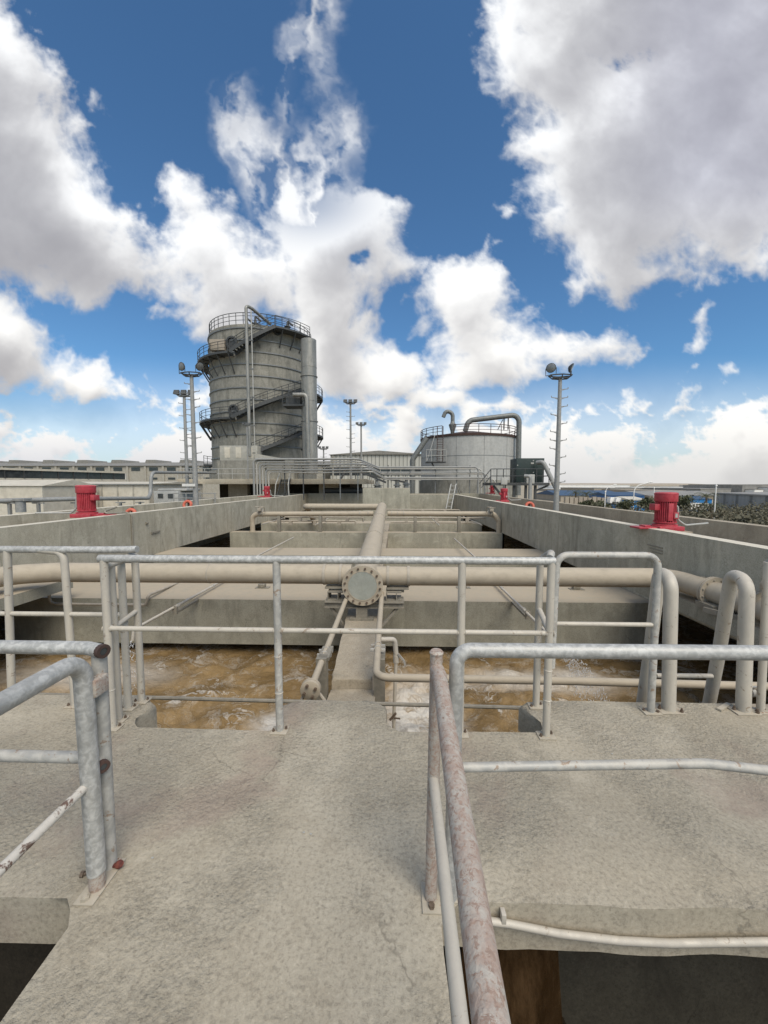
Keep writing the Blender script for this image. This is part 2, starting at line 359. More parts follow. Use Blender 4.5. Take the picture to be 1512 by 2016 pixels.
# walkway slab
out=[(-1.215,-6.5),(.178,-6.5),(.178,1.42),(XR,1.41),(XR,2.87),(1.0,2.86),(.93,2.80),(1.06,2.48),(-.06,2.46),(-.06,2.76),(-.12,2.82),(-.80,2.80),(-.86,2.75),(-.75,2.44),(-1.84,2.45),(-1.80,2.74),(-1.92,2.83),(XL,2.85),(XL,1.37),(-1.215,1.375)]
b=MB(); b.prism(out,-.20,0,.04,.010,.09); struct(b.obj('walkway','slab',ang=60))
b=MB()
b.box(XL,-1.216,-6.4,-1.2,-.21,-.005); b.box(.179,XR,-6.4,-1.2,-.21,-.005)
struct(b.obj('added_pit_cover','slab'))  # unseen deck added behind the camera to keep light out of the pits
# pit walls under the walkway
b=MB(); b.box(-1.0,-.02,-6.3,1.6,-6,-.211); b.box(-.98,-.55,1.6,2.6,-6,-.212); tag(b.obj('pier_wall','dark'),'wet concrete wall, coloured dark as shade, under the near walkway between the two pits','wall')
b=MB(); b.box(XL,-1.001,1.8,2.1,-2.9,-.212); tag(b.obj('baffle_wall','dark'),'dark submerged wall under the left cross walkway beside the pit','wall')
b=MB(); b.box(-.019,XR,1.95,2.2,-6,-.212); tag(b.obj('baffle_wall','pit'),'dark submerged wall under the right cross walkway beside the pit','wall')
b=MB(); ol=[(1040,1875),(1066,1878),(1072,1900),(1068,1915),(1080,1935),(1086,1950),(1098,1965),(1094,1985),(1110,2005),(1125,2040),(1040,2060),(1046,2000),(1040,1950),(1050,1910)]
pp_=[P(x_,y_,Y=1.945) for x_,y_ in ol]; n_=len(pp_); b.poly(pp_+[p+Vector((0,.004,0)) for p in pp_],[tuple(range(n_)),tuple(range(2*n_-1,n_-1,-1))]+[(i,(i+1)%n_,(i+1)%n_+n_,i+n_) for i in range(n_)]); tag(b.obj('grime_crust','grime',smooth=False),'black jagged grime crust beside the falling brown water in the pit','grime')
# overflow of brown water in the right pit
b=MB(); vs=[];fs=[]
nx,nz=14,26
for j in range(nz+1):
    for i in range(nx+1):
        u=i/nx; w=j/nz; x=.30+.42*u+.04*math.sin(w*5)*u; z=-.25-w*4.5; y=1.62-.25*math.sqrt(w)+.03*noise.noise(Vector((u*5,w*9,0)))
        vs.append((x,y,z))
for j in range(nz):
    for i in range(nx): a=j*(nx+1)+i; fs.append((a,a+1,a+nx+2,a+nx+1))
b.poly(vs,fs)
mm,nt,bs,_=newmat('falling_brown_water'); q=N(nt); pp=q.vmul(q.pos(),(3,1,1.0)); q.set(bs.inputs['Base Color'],q.mix(q.ss(q.noise(pp,3,6,.7),.4,.75),(.028,.015,.006),(.085,.05,.024))); bs.inputs['Roughness'].default_value=.2
q.set(bs.inputs['Normal'],q.bump(q.noise(pp,4,5,.6),.6,.03))
tag(b.obj('overflow_water',mm),'sheet of brown water falling into the pit under the right walkway edge','waterfall')
# side walls (deep beams)
def sidewall(x0,x1,label):
    b=MB()
    ys=[-6.4]+[i*.8 for i in range(-7,54)]+[43.0]
    b.prism([(x0,-6.4),(x1,-6.4),(x1,43),(x0,43)],ZB,ZT,.025,.008,.5)
    return tag(b.obj('basin_wall','wall',ang=60),label,'wall')
sidewall(XL-.35,XL,'long pale concrete wall along the left side of the basin, stained with vertical streaks')
sidewall(XR,XR+.33,'long concrete wall along the right side of the basin, darker and smoother than the left one')
b=MB(); b.prism([(-13.9,-6.5),(-13.5,-6.5),(-13.5,43),(-13.9,43)],-6,ZT,.02,.006,.6); tag(b.obj('outer_wall','wall'),'outer concrete parapet behind the left red motor','wall')
b=MB(); b.prism([(9.4,-6.5),(9.75,-6.5),(9.75,43),(9.4,43)],-6,ZT+.02,.02,.006,.6); tag(b.obj('outer_wall','beambrown'),'outer brownish parapet behind the right red motor with the shrubs beyond','wall')
b=MB(); b.box(XR+.33,9.4,-6.4,42.9,-.3,.0); struct(b.obj('service_deck','slab'))
b=MB(); b.box(-13.5,XL-.35,-6.4,42.9,-.3,.0); struct(b.obj('service_deck','slab'))
b=MB(); b.box(-13.9,9.75,43,43.4,-6,ZT+.05); tag(b.obj('end_wall','beam'),'far end wall of the basin with its top level with the side walls','wall')
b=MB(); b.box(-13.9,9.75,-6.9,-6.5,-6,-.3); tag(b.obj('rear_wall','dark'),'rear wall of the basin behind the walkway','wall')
for x in (-10.15,6.6):
    for y in (-2,12,24,36):
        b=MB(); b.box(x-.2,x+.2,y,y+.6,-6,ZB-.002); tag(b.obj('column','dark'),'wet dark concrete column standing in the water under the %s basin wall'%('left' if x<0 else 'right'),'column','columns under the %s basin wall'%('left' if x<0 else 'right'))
# cross beams
beams=[(9.3,11.1,'nearest concrete cross beam, just behind the thick cross pipe, with a wide dusty top'),(15.3,17.1,'second concrete cross beam, behind the thick cross pipe'),(22.6,23.3,'third concrete cross beam, the one the thin far cross pipe stands on'),(28.0,30.0,'fourth concrete cross beam, beyond the far cross pipe'),(35.5,37,'fifth concrete cross beam, close to the far end wall')]
for y0,y1,l in beams:
    b=MB(); b.prism([(XL,y0),(XR,y0),(XR,y1),(XL,y1)],-2.37,ZB-.004,.03,.012,.25); tag(b.obj('cross_beam','beam',ang=60),l,'beam','concrete cross beams over the water')
# longitudinal centre beam
b=MB(); b.prism([(-.93,5.45),(-.33,5.45),(-.40,9.29),(-1.10,9.29)],-1.8,ZB,.035,.02,.15); tag(b.obj('centre_beam','beambrown',ang=60),'narrow dusty concrete beam running under the thick pipe towards the nearest cross beam','beam')
for y0,y1,l in ((11.11,15.29,'stretch of narrow centre beam between the first and second cross beams'),(17.11,22.59,'stretch of narrow centre beam between the second and third cross beams'),(23.31,27.99,'stretch of narrow centre beam between the third and fourth cross beams')):
    b=MB(); b.prism([(-1.1,y0),(-.42,y0),(-.42,y1),(-1.1,y1)],-1.9,ZB-.01,.03,.01,.2); tag(b.obj('centre_beam','beambrown'),l,'beam','narrow centre beams')
b=MB(); b.prism([(-.95,4.75),(-.28,4.75),(-.28,5.44),(-.95,5.44)],-4.5,-1.36,.03,.015,.15); tag(b.obj('pier_block','beambrown'),'rough concrete pier at the near end of the centre beam','pier')
# pipe ledges
b=MB(); b.prism([(5.8,2.881),(XR,2.881),(XR,9.29),(5.8,9.29)],-.95,-.66,.02,.01,.2); tag(b.obj('pipe_ledge','beam'),'concrete ledge under the flanged pipe along the right wall','ledge')
b=MB(); b.prism([(XL,2.861),(-8.1,2.861),(-8.1,9.29),(XL,9.29)],-.95,-.70,.02,.01,.2); tag(b.obj('pipe_ledge','beam'),'concrete ledge along the left wall ending at the nearest cross beam','ledge')
# far concrete box
b=MB(); a=P(714,961,Y=36); c=P(807,1001,Y=36); b.box(a.x,c.x,36,38.5,-2.4,a.z,.03); tag(b.obj('flow_box','beam'),'plain concrete box standing at the far end of the basin','box')
b=MB(); c=P(883,1001,Y=40); b.box(1.5,XR,41.5,42.99,-3,ZT-.05); tag(b.obj('far_sill','beam'),'grey concrete sill wall right of the concrete box','wall')
# water
def axis(a,b_,parts):
    out=[a]
    while out[-1]<b_-1e-6:
        x=out[-1]; st=.9
        for lo,hi,s in parts:
            if lo<=x<hi: st=s
        out.append(min(b_,x+st))
    return out
xs=axis(-13.5,9.4,[(-9,6,.07)]); ys=axis(-6.5,43,[(3.5,9.6,.07),(9.6,14,.25)])
b=MB(); vs=[];fs=[]
for y in ys:
    for x in xs:
        p=Vector((x*.9,y*1.2,0)); 
        h=.0
        if 2.5<y<14:
            k=1.0+1.6*math.exp(-((x-.5)**2/.8+(y-6.9)**2/3))+.8*math.exp(-((x-3)**2/4+(y-8)**2/1))
            h=(noise.noise(p)*.10+noise.turbulence(p*1.7,4,True)*.10-.06+noise.noise(p*6)*.02)*k
        vs.append((x,y,-2.62+h))
nx=len(xs)
for j in range(len(ys)-1):
    for i in range(nx-1): a=j*nx+i; fs.append((a,a+1,a+nx+1,a+nx))
b.poly(vs,fs); struct(b.obj('water','water',ang=180))
# ------------------------------------------------------------------ pipes
def clampband(par,c,axis,r,w=.06,mat='pipedark'):
    b=MB(); ax=Vector(axis); b.lathe([(r,-w/2),(r+.016,-w/2),(r+.016,w/2),(r,w/2)],c,ax,28); return b.obj('clamp_band',mat,par)
def flange(b,c,axis,r,t,rb,nb,br=.018,bl=.05):
    ax=Vector(axis).normalized(); b.lathe([(r,-t/2),(r,t/2)],c,ax,32)
# thick cross pipe
YP=8.3; zc=P(760,1131,Y=YP).z; rp=.215
t=thing('cross_pipe','thick dusty beige pipe running across the basin behind the front railing','pipe',(0,YP,ZB))
le=P(52,1128,Y=YP).x; re=P(1325,1140,Y=YP).x
b=MB(); b.tube([(-9.3,4.8,zc-.02),(-8.35,YP-.25,zc),(-7.6,YP,zc),(-.95,YP,zc)],rp,24,.5); b.obj('pipe_run','pipe',t)
b=MB(); b.tube([(-.40,YP,zc-.03),(5.9,YP,zc-.03),(6.02,7.1,zc-.06),(6.0,2.2,zc-.10)],rp-.01,24,.42); b.obj('pipe_run','pipe',t)
for px in (640,672,): clampband(t,(P(px,1131,Y=YP).x,YP,zc),(1,0,0),rp)
for px in (764,804): clampband(t,(P(px,1131,Y=YP).x,YP,zc-.03),(1,0,0),rp-.01)
for px in (415,238): 
    b=MB(); b.lathe([(rp,-.015),(rp+.006,-.01),(rp+.006,.01),(rp,.015)],(P(px,1131,Y=YP).x,YP,zc),(1,0,0),28); b.obj('weld_seam','pipedark',t)
for y in (7.3,6.35,4.5):
    f=MB(); f.lathe([(.30,-.045),(.30,-.006),(.28,-.006),(.28,.006),(.30,.006),(.30,.045)],(6.02,y,zc-.07),(0,1,0),32); fl=f.obj('flange','pipe',t)
    b=MB()
    for k in range(12):
        a=k*PI/6+.2; b.tube([(6.02+.255*math.cos(a),y-.065,zc-.07+.255*math.sin(a)),(6.02+.255*math.cos(a),y+.065,zc-.07+.255*math.sin(a))],.018,6)
    b.obj('flange_bolts','pipedark',fl)
for y in (7.6,6.8): clampband(t,(6.02,y,zc-.065),(0,1,0),rp-.005,.05)
b=MB(); b.box(5.72,6.28,6.95,7.35,-.66,-.55); b.bar((5.6,7.0,-.62),(6.2,5.9,-.62),.05,.09); b.obj('pipe_bracket','steel',t)
b=MB(); b.tube([(6.02,6.35,zc),(6.02,6.35,zc+.36),(5.85,6.1,zc+.36)],.055,12,.05); b.lathe([(.08,0),(.08,.05)],(5.85,6.1,zc+.36),(-.17,-.25,0),12); b.obj('branch_stub','pipe',t)
# valve body on the right pipe
b=MB(); b.lathe([(.20,-.16),(.25,-.1),(.27,0),(.25,.1),(.20,.16)],(6.02,5.15,zc-.08),(0,1,0),24); b.tube([(6.02,5.15,zc+.1),(6.02,5.15,zc+.42)],.04,10); b.lathe([(.13,0),(.15,.015),(.15,.03),(.13,.045)],(6.02,5.15,zc+.42),(0,0,1),20); b.obj('valve_body','pipedark',t)
# main longitudinal pipe
t=thing('main_pipe','thickest beige pipe running away down the middle, its near end closed by a bolted flange','pipe',(-.7,7.85,ZB))
A=P(714,1152,Y=7.85); Bp=P(752,998,Y=25)
rm=.30; dirm=(Bp-A).normalized()
b=MB(); b.tube([A+dirm*.04,Bp],rm,32,0); b.obj('pipe_run','pipe',t)
for D in (13.2,18.5): p=A+dirm*(D-A.y); clampband(t,p,dirm,rm,.07)
b=MB(); b.lathe([(.425,-.055),(.425,-.012),(.41,-.012),(.41,.0),(.425,.0),(.425,.045)],A,dirm,48); fl=b.obj('flange','pipe',t)
b=MB(); b.lathe([(.27,-.062),(.285,-.062),(.30,-.06),(.30,-.05)],A,dirm,40); b.obj('blind_disc','disc',fl)
b=MB(); b.lathe([(.300,-.066),(.318,-.066),(.318,-.05),(.300,-.05)],A,dirm,40,close=True); b.obj('rim_ring','pipe',fl)
u=Vector((1,0,0)); v=dirm.cross(u).normalized()
for k in range(16):
    a=2*PI*(k+.4)/16; c=A+(u*math.cos(a)+v*math.sin(a))*.368
    b=MB(); b.lathe([(.024,-.085),(.024,-.055)],c,dirm,6); b.lathe([(.012,-.10),(.012,-.085)],c,dirm,6); b.obj('bolt','bolt',fl)
# end branch of main pipe at far end
t=thing('far_branch_pipe','pipe leaving the far end of the main pipe to the left and bending down','pipe',(-5,25.2,ZB))
q0=P(602,993,Y=25.2); b=MB(); b.tube([Bp+Vector((0,.1,-.0)),(q0.x-.1,25.3,Bp.z),(q0.x-.1,26.2,Bp.z-.1),(q0.x-.1,28.3,ZB+.1)],.2,20,.4); b.obj('pipe_run','pipe',t)
# second cross pipe
t=thing('far_cross_pipe','thin dusty cross pipe further back whose ends bend down beside valves','pipe',(0,22.9,ZB))
z2=P(750,1011,Y=22.9).z; xl=P(497,1030,Y=22.9).x; xr=P(982,1030,Y=22.9).x
b=MB(); b.tube([(xl,22.9,ZB),(xl,22.9,z2-.05),(-1.3,22.9,z2)],.145,16,.35); b.lathe([(.2,0),(.2,.04)],(xl,22.9,ZB),(0,0,1),16); b.obj('pipe_run','pipe',t)
b=MB(); b.tube([(-.45,22.9,z2),(xr-.3,22.9,z2),(xr,22.9,z2-.45),(xr,22.9,ZB)],.145,16,.35); b.obj('pipe_run','pipe',t)
for x in (-2.1,-1.6,-.2,.15,.5): clampband(t,(x,22.9,z2),(1,0,0),.145,.08)
for sx,x in ((1,xl+.55),(-1,xr-.5)):
    b=MB(); b.lathe([(.19,-.14),(.22,-.1),(.16,-.08),(.18,0),(.16,.08),(.22,.1),(.19,.14)],(x,22.9,z2),(1,0,0),16)
    b.tube([(x,22.8,z2),(x-.05,22.6,z2+.42)],.03,8); b.tube([(x-.25,22.6,z2+.42),(x+.2,22.6,z2+.35)],.022,8); b.box(x-.12,x+.1,22.55,22.8,z2+.15,z2+.32,.02)
    b.tube([(x+.3*sx,22.7,z2+.1),(x+.32*sx,22.5,z2+.45),(x+.1*sx,22.4,z2+.38)],.025,8,.1); b.obj('valve','pipedark',t)
for x in (-7,-4.5,1.2,3.8):
    b=MB(); b.box(x-.09,x+.09,22.8,23.05,ZB,z2-.13,.01); b.obj('pipe_support','steel',t)
# thin rails/pipes along the far beams
for i,(py,px0,px1,Y,r) in enumerate(((1018,560,715,26.5,.05),(1025,540,700,27.5,.06),(1003,760,905,34,.06),(1019,760,960,27,.05),(1028,770,930,28.2,.05))):
    a=P(px0,py,Y=Y); c=P(px1,py+1,Y=Y); b=MB(); b.tube([a+Vector((0,0,-.12)),a,c,c+Vector((0,.0,-.3))],r,8,.08)
    for k in range(3):
        x=a.x+(c.x-a.x)*(.2+.3*k); b.box(x-.12,x+.12,Y-.1,Y+.1,a.z-.3,a.z-.05)
    tag(b.obj('header_pipe','pipedark'),['thin header pipe left of the main pipe behind the far cross pipe','thin header pipe on the fourth beam, left of the main pipe','thin pale pipe in front of the concrete box on the right','thin header pipe right of the main pipe behind the far cross pipe','lowest thin header pipe on the fourth beam at the right'][i],'pipe','thin header pipes at the far end')
# steel support frame under the cross pipe / main flange
t=thing('pipe_support_frame','steel channel frame with diagonal braces carrying the bolted flange pipe','support',(-.7,8.05,ZB))
x0=P(640,1190,Y=8.0).x; x1=P(795,1190,Y=8.0).x
b=MB(); zt=P(714,1185,Y=8.0).z
b.box(x0,x1,7.95,8.0,zt-.09,zt); b.box(x0,x1,7.9,8.35,zt,zt+.02); b.box(x0,x1,7.9,8.35,zt-.11,zt-.09); b.obj('channel','steel',t)
b=MB()
for xa,xb in ((x0+.05,x0+.38),(x1-.38,x1-.05)):
    zz=zt+.021
    b.box(xa,xb,8.0,8.4,zz,zz+.02); b.box(xa,xb,8.0,8.4,zz+.17,zz+.19); b.box(xa,xa+.02,8.0,8.4,zz+.02,zz+.17); b.box((xa+xb)/2+.05,(xa+xb)/2+.07,8.0,8.4,zz+.02,zz+.17)
b.obj('spacer_block','steel',t)
b=MB(); b.box(P(628,1,Y=8.2).x,P(678,1,Y=8.2).x,8.1,8.5,zc-rp-.06,zc-rp-.03); b.box(P(762,1,Y=8.2).x,P(810,1,Y=8.2).x,8.1,8.5,zc-rp-.07,zc-rp-.04); b.box(P(640,1,Y=8.2).x,P(672,1,Y=8.2).x,8.15,8.4,zc-rp-.14,zc-rp-.06);b.box(P(768,1,Y=8.2).x,P(800,1,Y=8.2).x,8.15,8.4,zc-rp-.14,zc-rp-.07); b.obj('saddle_plate','steel',t)
for xa,xb in ((x0+.12,-1.0),(x1-.12,-.40)):
    b=MB(); b.bar((xa,8.0,zt-.1),(xb,7.9,zt-.62),.07,.05); b.obj('brace','steel',t)
b=MB(); b.box(-.95,-.45,7.88,8.02,ZB+.002,ZB+.05); b.box(-.82,-.58,7.9,8.0,ZB+.05,zt-.11); b.obj('foot_plate','steel',t)
# small pipes
zs=-.75
t=thing('flanged_drain_pipe','thin pipe beside the centre beam ending in a small round blind flange near the walkway','pipe',(-1,4.6,zs))
a=P(612,1356,Y=4.6); c=P(682,1178,Y=7.95); dd=(c-a).normalized()
b=MB(); b.tube([a,c],.046,16); b.obj('pipe_run','pipe',t)
b=MB(); b.lathe([(.118,-.05),(.125,-.045),(.125,-.005),(.11,-.005),(.11,.002),(.125,.002),(.125,.03)],a,dd,28); fl=b.obj('blind_flange','pipe',t)
u=Vector((1,0,0)); v=dd.cross(u).normalized()
for k in range(4):
    an=PI/4+k*PI/2+.35; b=MB(); b.lathe([(.02,-.08),(.02,-.045)],a+(u*math.cos(an)+v*math.sin(an))*.078,dd,6); b.obj('bolt','bolt',fl)
b=MB(); b.tube([a+Vector((-.08,.02,-.07)),a+Vector((-.17,0,-.25))],.022,8); b.tube([a+Vector((.10,.02,-.07)),a+Vector((.22,0,-.22))],.022,8); b.obj('prop_leg','pipedark',t)
def ubolt(par,c,ax,r):
    b=MB()
    for s in (-.07,.07):
        cc=c+ax*s; b.lathe([(r,-.008),(r+.012,-.008),(r+.012,.008),(r,.008)],cc,ax,16)
        b.box(cc.x+r*.7,cc.x+r+.06,cc.y-.015,cc.y+.015,cc.z-.03,cc.z+.015,.004); b.box(cc.x-r-.06,cc.x-r*.7,cc.y-.015,cc.y+.015,cc.z-.03,cc.z+.015,.004)
    return b.obj('u_bolt','galvold',par)
ubolt(t,a+dd*.95,dd,.046)
b=MB(); b.box(-1.12,-.97,5.25,5.4,-1.45,zs-.07); b.box(-1.10,-.94,5.3,5.7,zs-.12,zs-.07); b.obj('support_post','steel',t)
t=thing('corner_pipe','pipe that comes along the centre beam, turns a corner and runs right behind the railings','pipe',(0,4.6,zs))
b=MB(); e=P(1530,1366,Z=zs-.03); b.tube([P(752,1168,Y=8.2),(-.26,6,zs),(-.235,4.62,zs),(2.2,4.60,zs),(5.75,4.56,zs-.03)],.048,16,.17); b.obj('pipe_run','pipe',t)
ubolt(t,Vector((-.25,5.5,zs)),Vector((0,1,0)),.048)
b=MB(); b.box(-.30,-.14,5.25,5.4,-1.45,zs-.07); b.box(-.30,-.14,5.3,5.7,zs-.12,zs-.07); b.obj('support_post','steel',t)
b=MB(); b.lathe([(.05,-.02),(.062,-.02),(.062,.02),(.05,.02)],P(1478,1362,Y=4.57),(1,0,0),16); b.bar(P(1455,1362,Y=4.57)+Vector((0,0,.05)),P(1480,1355,Y=4.57)+Vector((0,-.06,.05)),.03,.015); b.obj('clamp','galvold',t)
b=MB(); b.box(-1.1,-.12,4.72,4.745,-1.36,-1.18); b.box(-1.1,-.12,4.60,4.72,-1.2,-1.18); b.box(-.7,-.42,4.55,4.62,-1.27,-1.21); tag(b.obj('steel_angle','steel'),'flat steel angle bolted across the end of the centre beam','bracket')
t=thing('sampling_pipe','thin vertical pipe with a valve handle dropping into the water beside the centre beam','pipe',(0,6.2,-2.6))
a=P(742,1259,Y=6.0); c=P(777,1259,Y=6.15); d2=P(780,1292,Y=6.15); d3=P(776,1400,Y=6.1); d4=P(775,1450,Y=6.1)
b=MB(); b.tube([a,c,d2],.042,12,.07); b.tube([d2,d3,d4],.03,10); b.lathe([(.05,0),(.05,.12)],d2-Vector((0,0,.1)),(0,0,1),12); b.lathe([(.04,0),(.04,.12)],d2-Vector((0,0,.45)),(0,0,1),12); b.obj('pipe_run','post',t)
b=MB(); b.bar(d2+Vector((.03,-.04,.06)),d2+Vector((.13,-.06,-.05)),.02,.03); b.bar(d2+Vector((.13,-.06,-.05)),d2+Vector((.15,-.06,-.14)),.03,.03); b.obj('lever','galvold',t)
b=MB(); b.bar(d3+Vector((-.07,-.04,-.13)),d3+Vector((.03,-.04,-.01)),.03,.03); b.bar(d3+Vector((.0,-.03,-.1)),d3+Vector((.1,-.03,-.11)),.02,.02); b.obj('hose_clip','bolt',t)
b=MB(); y=4.05; b.tube([(-4.2,y+.02,-.72),(5.7,y,-.82)],.021,8); tag(b.obj('thin_pipe','steel'),'thin grey pipe crossing both openings just below the walkway level','pipe')
# spray pipes
def spray(x,y0,y1,lab,drop=True,brk=True,z=ZB+.1):
    t=thing('spray_pipe',lab,'pipe',(x,y0,z),'thin spray pipes lying over the beams')
    b=MB(); pts=[(x,y0,z+.02),(x,y1,z)]
    if drop: pts=[(x-.04,y0-.02,z-.2),(x-.02,y0,z+.01)]+pts[1:]
    b.tube(pts,.03,10,.05); b.obj('pipe_run','post',t)
    if brk:
        yy=y0+1.1; b=MB(); b.bar((x-.06,yy,z-.03),(x-.06,y0+.7,z-.03),.05,.04) if False else b.bar((x+.02,9.32 if y0<9 else y0+2,z-.12),(x+.02,y0+1.3,z-.12),.05,.05); b.box(x-.03,x+.07,y0+1.28,y0+1.34,z-.14,z+.02); b.lathe([(.03,-.02),(.045,-.02),(.045,.02),(.03,.02)],(x,y0+1.31,z+.01),(0,1,0),12); b.obj('bracket','steel',t)
        b=MB()
        for k in (0.35,.75): b.lathe([(.03,-.02),(.044,-.02),(.044,.02),(.03,.02)],(x,y0+(y1-y0)*k,z+.005),(0,1,0),10)
        b.obj('coupling','galvold',t)
spray(-4.95,7.0,11.2,'thin spray pipe crossing the nearest beam on the left, dripping at its near end')
spray(2.85,6.9,11.2,'thin spray pipe crossing the nearest beam on the right, spraying water at its near end')
spray(-5.0,13.4,18.7,'thin spray pipe crossing the second beam on the left',False,False,ZB+.25)
spray(2.85,13.0,18.5,'thin spray pipe crossing the second beam on the right',False,False,ZB+.25)
spray(-5.1,24.3,32,'thin spray pipe near the far cross pipe, left',False,False,ZB+.25)
spray(2.8,24.3,32,'thin spray pipe near the far cross pipe, right',False,False,ZB+.25)
spray(-8.3,23.5,30,'thin spray pipe beside the left valve of the far cross pipe',False,False,ZB+.35)
spray(5.3,23.5,30,'thin spray pipe beside the right valve of the far cross pipe',False,False,ZB+.35)
# droplets
def drops(x,y,z,n,dx,spread,lab):
    b=MB()
    for k in range(n):
        s=rnd(0,1); a=rnd(-1,1)
        p=Vector((x+dx*s+spread*s*a,y+rnd(-.2,.2)*s,z+.05*s-1.35*s*s+rnd(-.12,.04)*s)); r=rnd(.003,.009)
        bmesh.ops.create_icosphere(b.bm,subdivisions=1,radius=r,matrix=Matrix.Translation(p)@Matrix.Diagonal((1,1,2.2,1)))
    o=b.obj('water_spray','spray'); o['kind']='stuff'; o['label']=lab; o['category']='water spray'
drops(2.8,6.85,ZB-.05,1100,.95,.35,'fan of water drops sprayed from the pipe on the right'); drops(-5.0,6.95,ZB-.1,90,.0,.08,'thin stream of drops dripping from the pipe on the left')
# small pipe on the left of nearest beam
b=MB(); z=ZB-.08
pts=[P(-20,1192,Y=7.6),P(78,1165,Y=8.9),P(96,1163,Y=9.1),P(98,1185,Y=9.2),P(110,1189,Y=9.2),P(287,1191,Y=9.2),P(292,1172,Y=9.2),P(352,1147,Y=10.9)]
b.tube(pts,.035,10,.08); tag(b.obj('conduit_pipe','pipedark'),'bent thin pipe hugging the front edge of the nearest beam at the left','pipe')
for px,l in ((517,'left of the flange'),(1135,'right of the flange, near the bend'),(912,'close right of the flange')):
    c=P(px,1157 if px<1000 else 1160,Z=ZB); b=MB(); b.box(c.x-.19,c.x+.19,c.y-.09,c.y+.09,ZB-.003,ZB+.012); b.box(c.x-.11,c.x+.08,c.y-.07,c.y+.07,ZB+.012,ZB+.11,.01); b.box(c.x-.05,c.x+.05,c.y-.075,c.y-.07,ZB+.03,ZB+.09); tag(b.obj('anchor_bracket','steel'),'small steel anchor bracket on the beam top '+l,'bracket','anchor brackets on the nearest beam')
b=MB(); b.tube([(XL+.02,y0-.1,z0) for y0,z0 in ((15,.1),(15.1,.1))],.05,8)
b.box(XL-.01,XL+.06,15.2,15.75,-.35,-.28); tag(b.obj('wall_stub','steel'),'small cast-in bar stub on the left wall face','bracket')
b=MB(); 
for k in range(3): b.box(XR-.015,XR+.0,9.15,9.7-.1*k,.13-k*.07,.16-k*.07)
tag(b.obj('wall_vent','steel'),'small slotted vent plate in the right wall face','vent')
# conduit on left wall from motor
b=MB(); q1=P(262,1075,X=XL+.03); yy=q1.y; b.tube([(XL+.03,yy,-1.0),(XL+.03,yy,ZT-.05),(XL-.1,yy-.1,ZT+.05),(XL-.5,yy-1.1,ZT+.05),(-10.3,13.9,ZT+.25)],.035,10,.15); tag(b.obj('cable_conduit','steel'),'thin dark conduit running from the left red motor over the wall and down its face','conduit')
# ------------------------------------------------------------------ railings
def post(par,top,base,r,mat='post',plate=True,bolts='bolt',ps=.055,seg=14,R=0,pts=None,rot=0):
    b=MB(); b.tube(pts or [base,top],r,seg,R); o=b.obj('post',mat,par)
    if plate:
        bx,by,bz=base; b=MB(); b.box(bx-ps,bx+ps,by-ps*.75,by+ps*.75,bz+.001,bz+.009,.002,rot)
        R2=Matrix.Rotation(rot,3,'Z')
        b.obj('base_plate','platem',o)
        b=MB()
        for sx in (-1,1):
            c=R2@Vector((sx*ps*.7,sx*ps*.25,0))+Vector(base); b.lathe([(.010,.009),(.010,.018)],c,(0,0,1),6); b.lathe([(.006,.018),(.006,.028)],c,(0,0,1),6)
        b.obj('bolts',bolts,o)
    return o
def rail(par,pts,r,mat,name='top_rail',R=.06,seg=14):
    b=MB(); b.tube(pts,r,seg,R); return b.obj(name,mat,par)
r1=.0245
def pz(px_,py_,Y): return P(px_,py_,Y=Y).z
t=thing('guard_railing','four post railing straight ahead across the opening, in front of the bolted round flange','railing',(-.4,2.43,0))
YF=2.44; zt=pz(650,1101,YF)
px=[P(222,1430,Y=YF).x,P(551,1440,Y=YF).x,P(905,1440,Y=YF).x,P(1075,1447,Y=YF).x]
for i,x in enumerate(px): post(t,(x,YF,zt),(x,YF,0),r1,'galvold' if i==1 else 'post')
rail(t,[(px[0]-.03,YF,zt-.004),(px[3]+.02,YF,zt-.004)],r1+.001,'galv')
zm=pz(650,1242,YF); rail(t,[(px[0]-.02,YF,zm),(px[3],YF,zm)],.017,'post','mid_rail')
b=MB()
for x,zz in ((px[1],.52),(px[1],.27),(px[0],.27),(px[2],.5),(px[3],.45),(px[3],.25)): b.lathe([(r1,-.004),(r1+.003,0),(r1,.004)],(x,YF,zz),(0,0,1),14)
for x in px:
    for s_ in (-1,1):
        b.lathe([(.017,-.004),(.0215,0),(.017,.004)],(x+s_*(r1+.001),YF,zm),(1,0,0),12)
b.obj('weld_rings','post',t)
t=thing('side_railing','short railing returning along the left edge of the opening, three close posts','railing',(-1.95,2.75,0))
post(t,(-1.935,2.53,1.10),(-1.935,2.53,0),r1); post(t,(-1.965,2.67,1.11),(-1.965,2.67,0),r1); post(t,(-1.925,2.76,1.13),(-1.925,2.76,0),r1)
rail(t,[(-1.93,2.48,1.10),(-1.93,2.76,1.13)],r1,'post'); rail(t,[(-1.94,2.53,.66),(-1.925,2.76,.71)],.017,'post','mid_rail')
t=thing('side_railing','single post return of the railing beside the right corner of the opening','railing',(1.05,2.75,0))
post(t,(1.05,2.78,1.11),(1.05,2.78,0),r1); rail(t,[(px[3],YF+.03,zt+.01),(px[3]+.03,YF+.08,zt+.035),(1.055,2.75,1.12)],r1,'galvold'); rail(t,[(px[3]+.01,YF+.03,zm),(1.05,2.77,.74)],.019,'post','mid_rail')
t=thing('left_railing','railing along the far edge of the left walkway, ending beside the close posts','railing',(-2.6,2.69,0))
YL=2.69; zl=pz(100,1082,YL)
post(t,(-2.82,YL,zl),(-2.87,YL,0),r1)
post(t,None,(-2.385,YL,0),r1,pts=[(-2.385,YL,0),(-2.40,YL,zl-.02),(-2.6,YL,zl)],R=.07)
post(t,(-4.1,YL,zl),(-4.1,YL,0),r1)
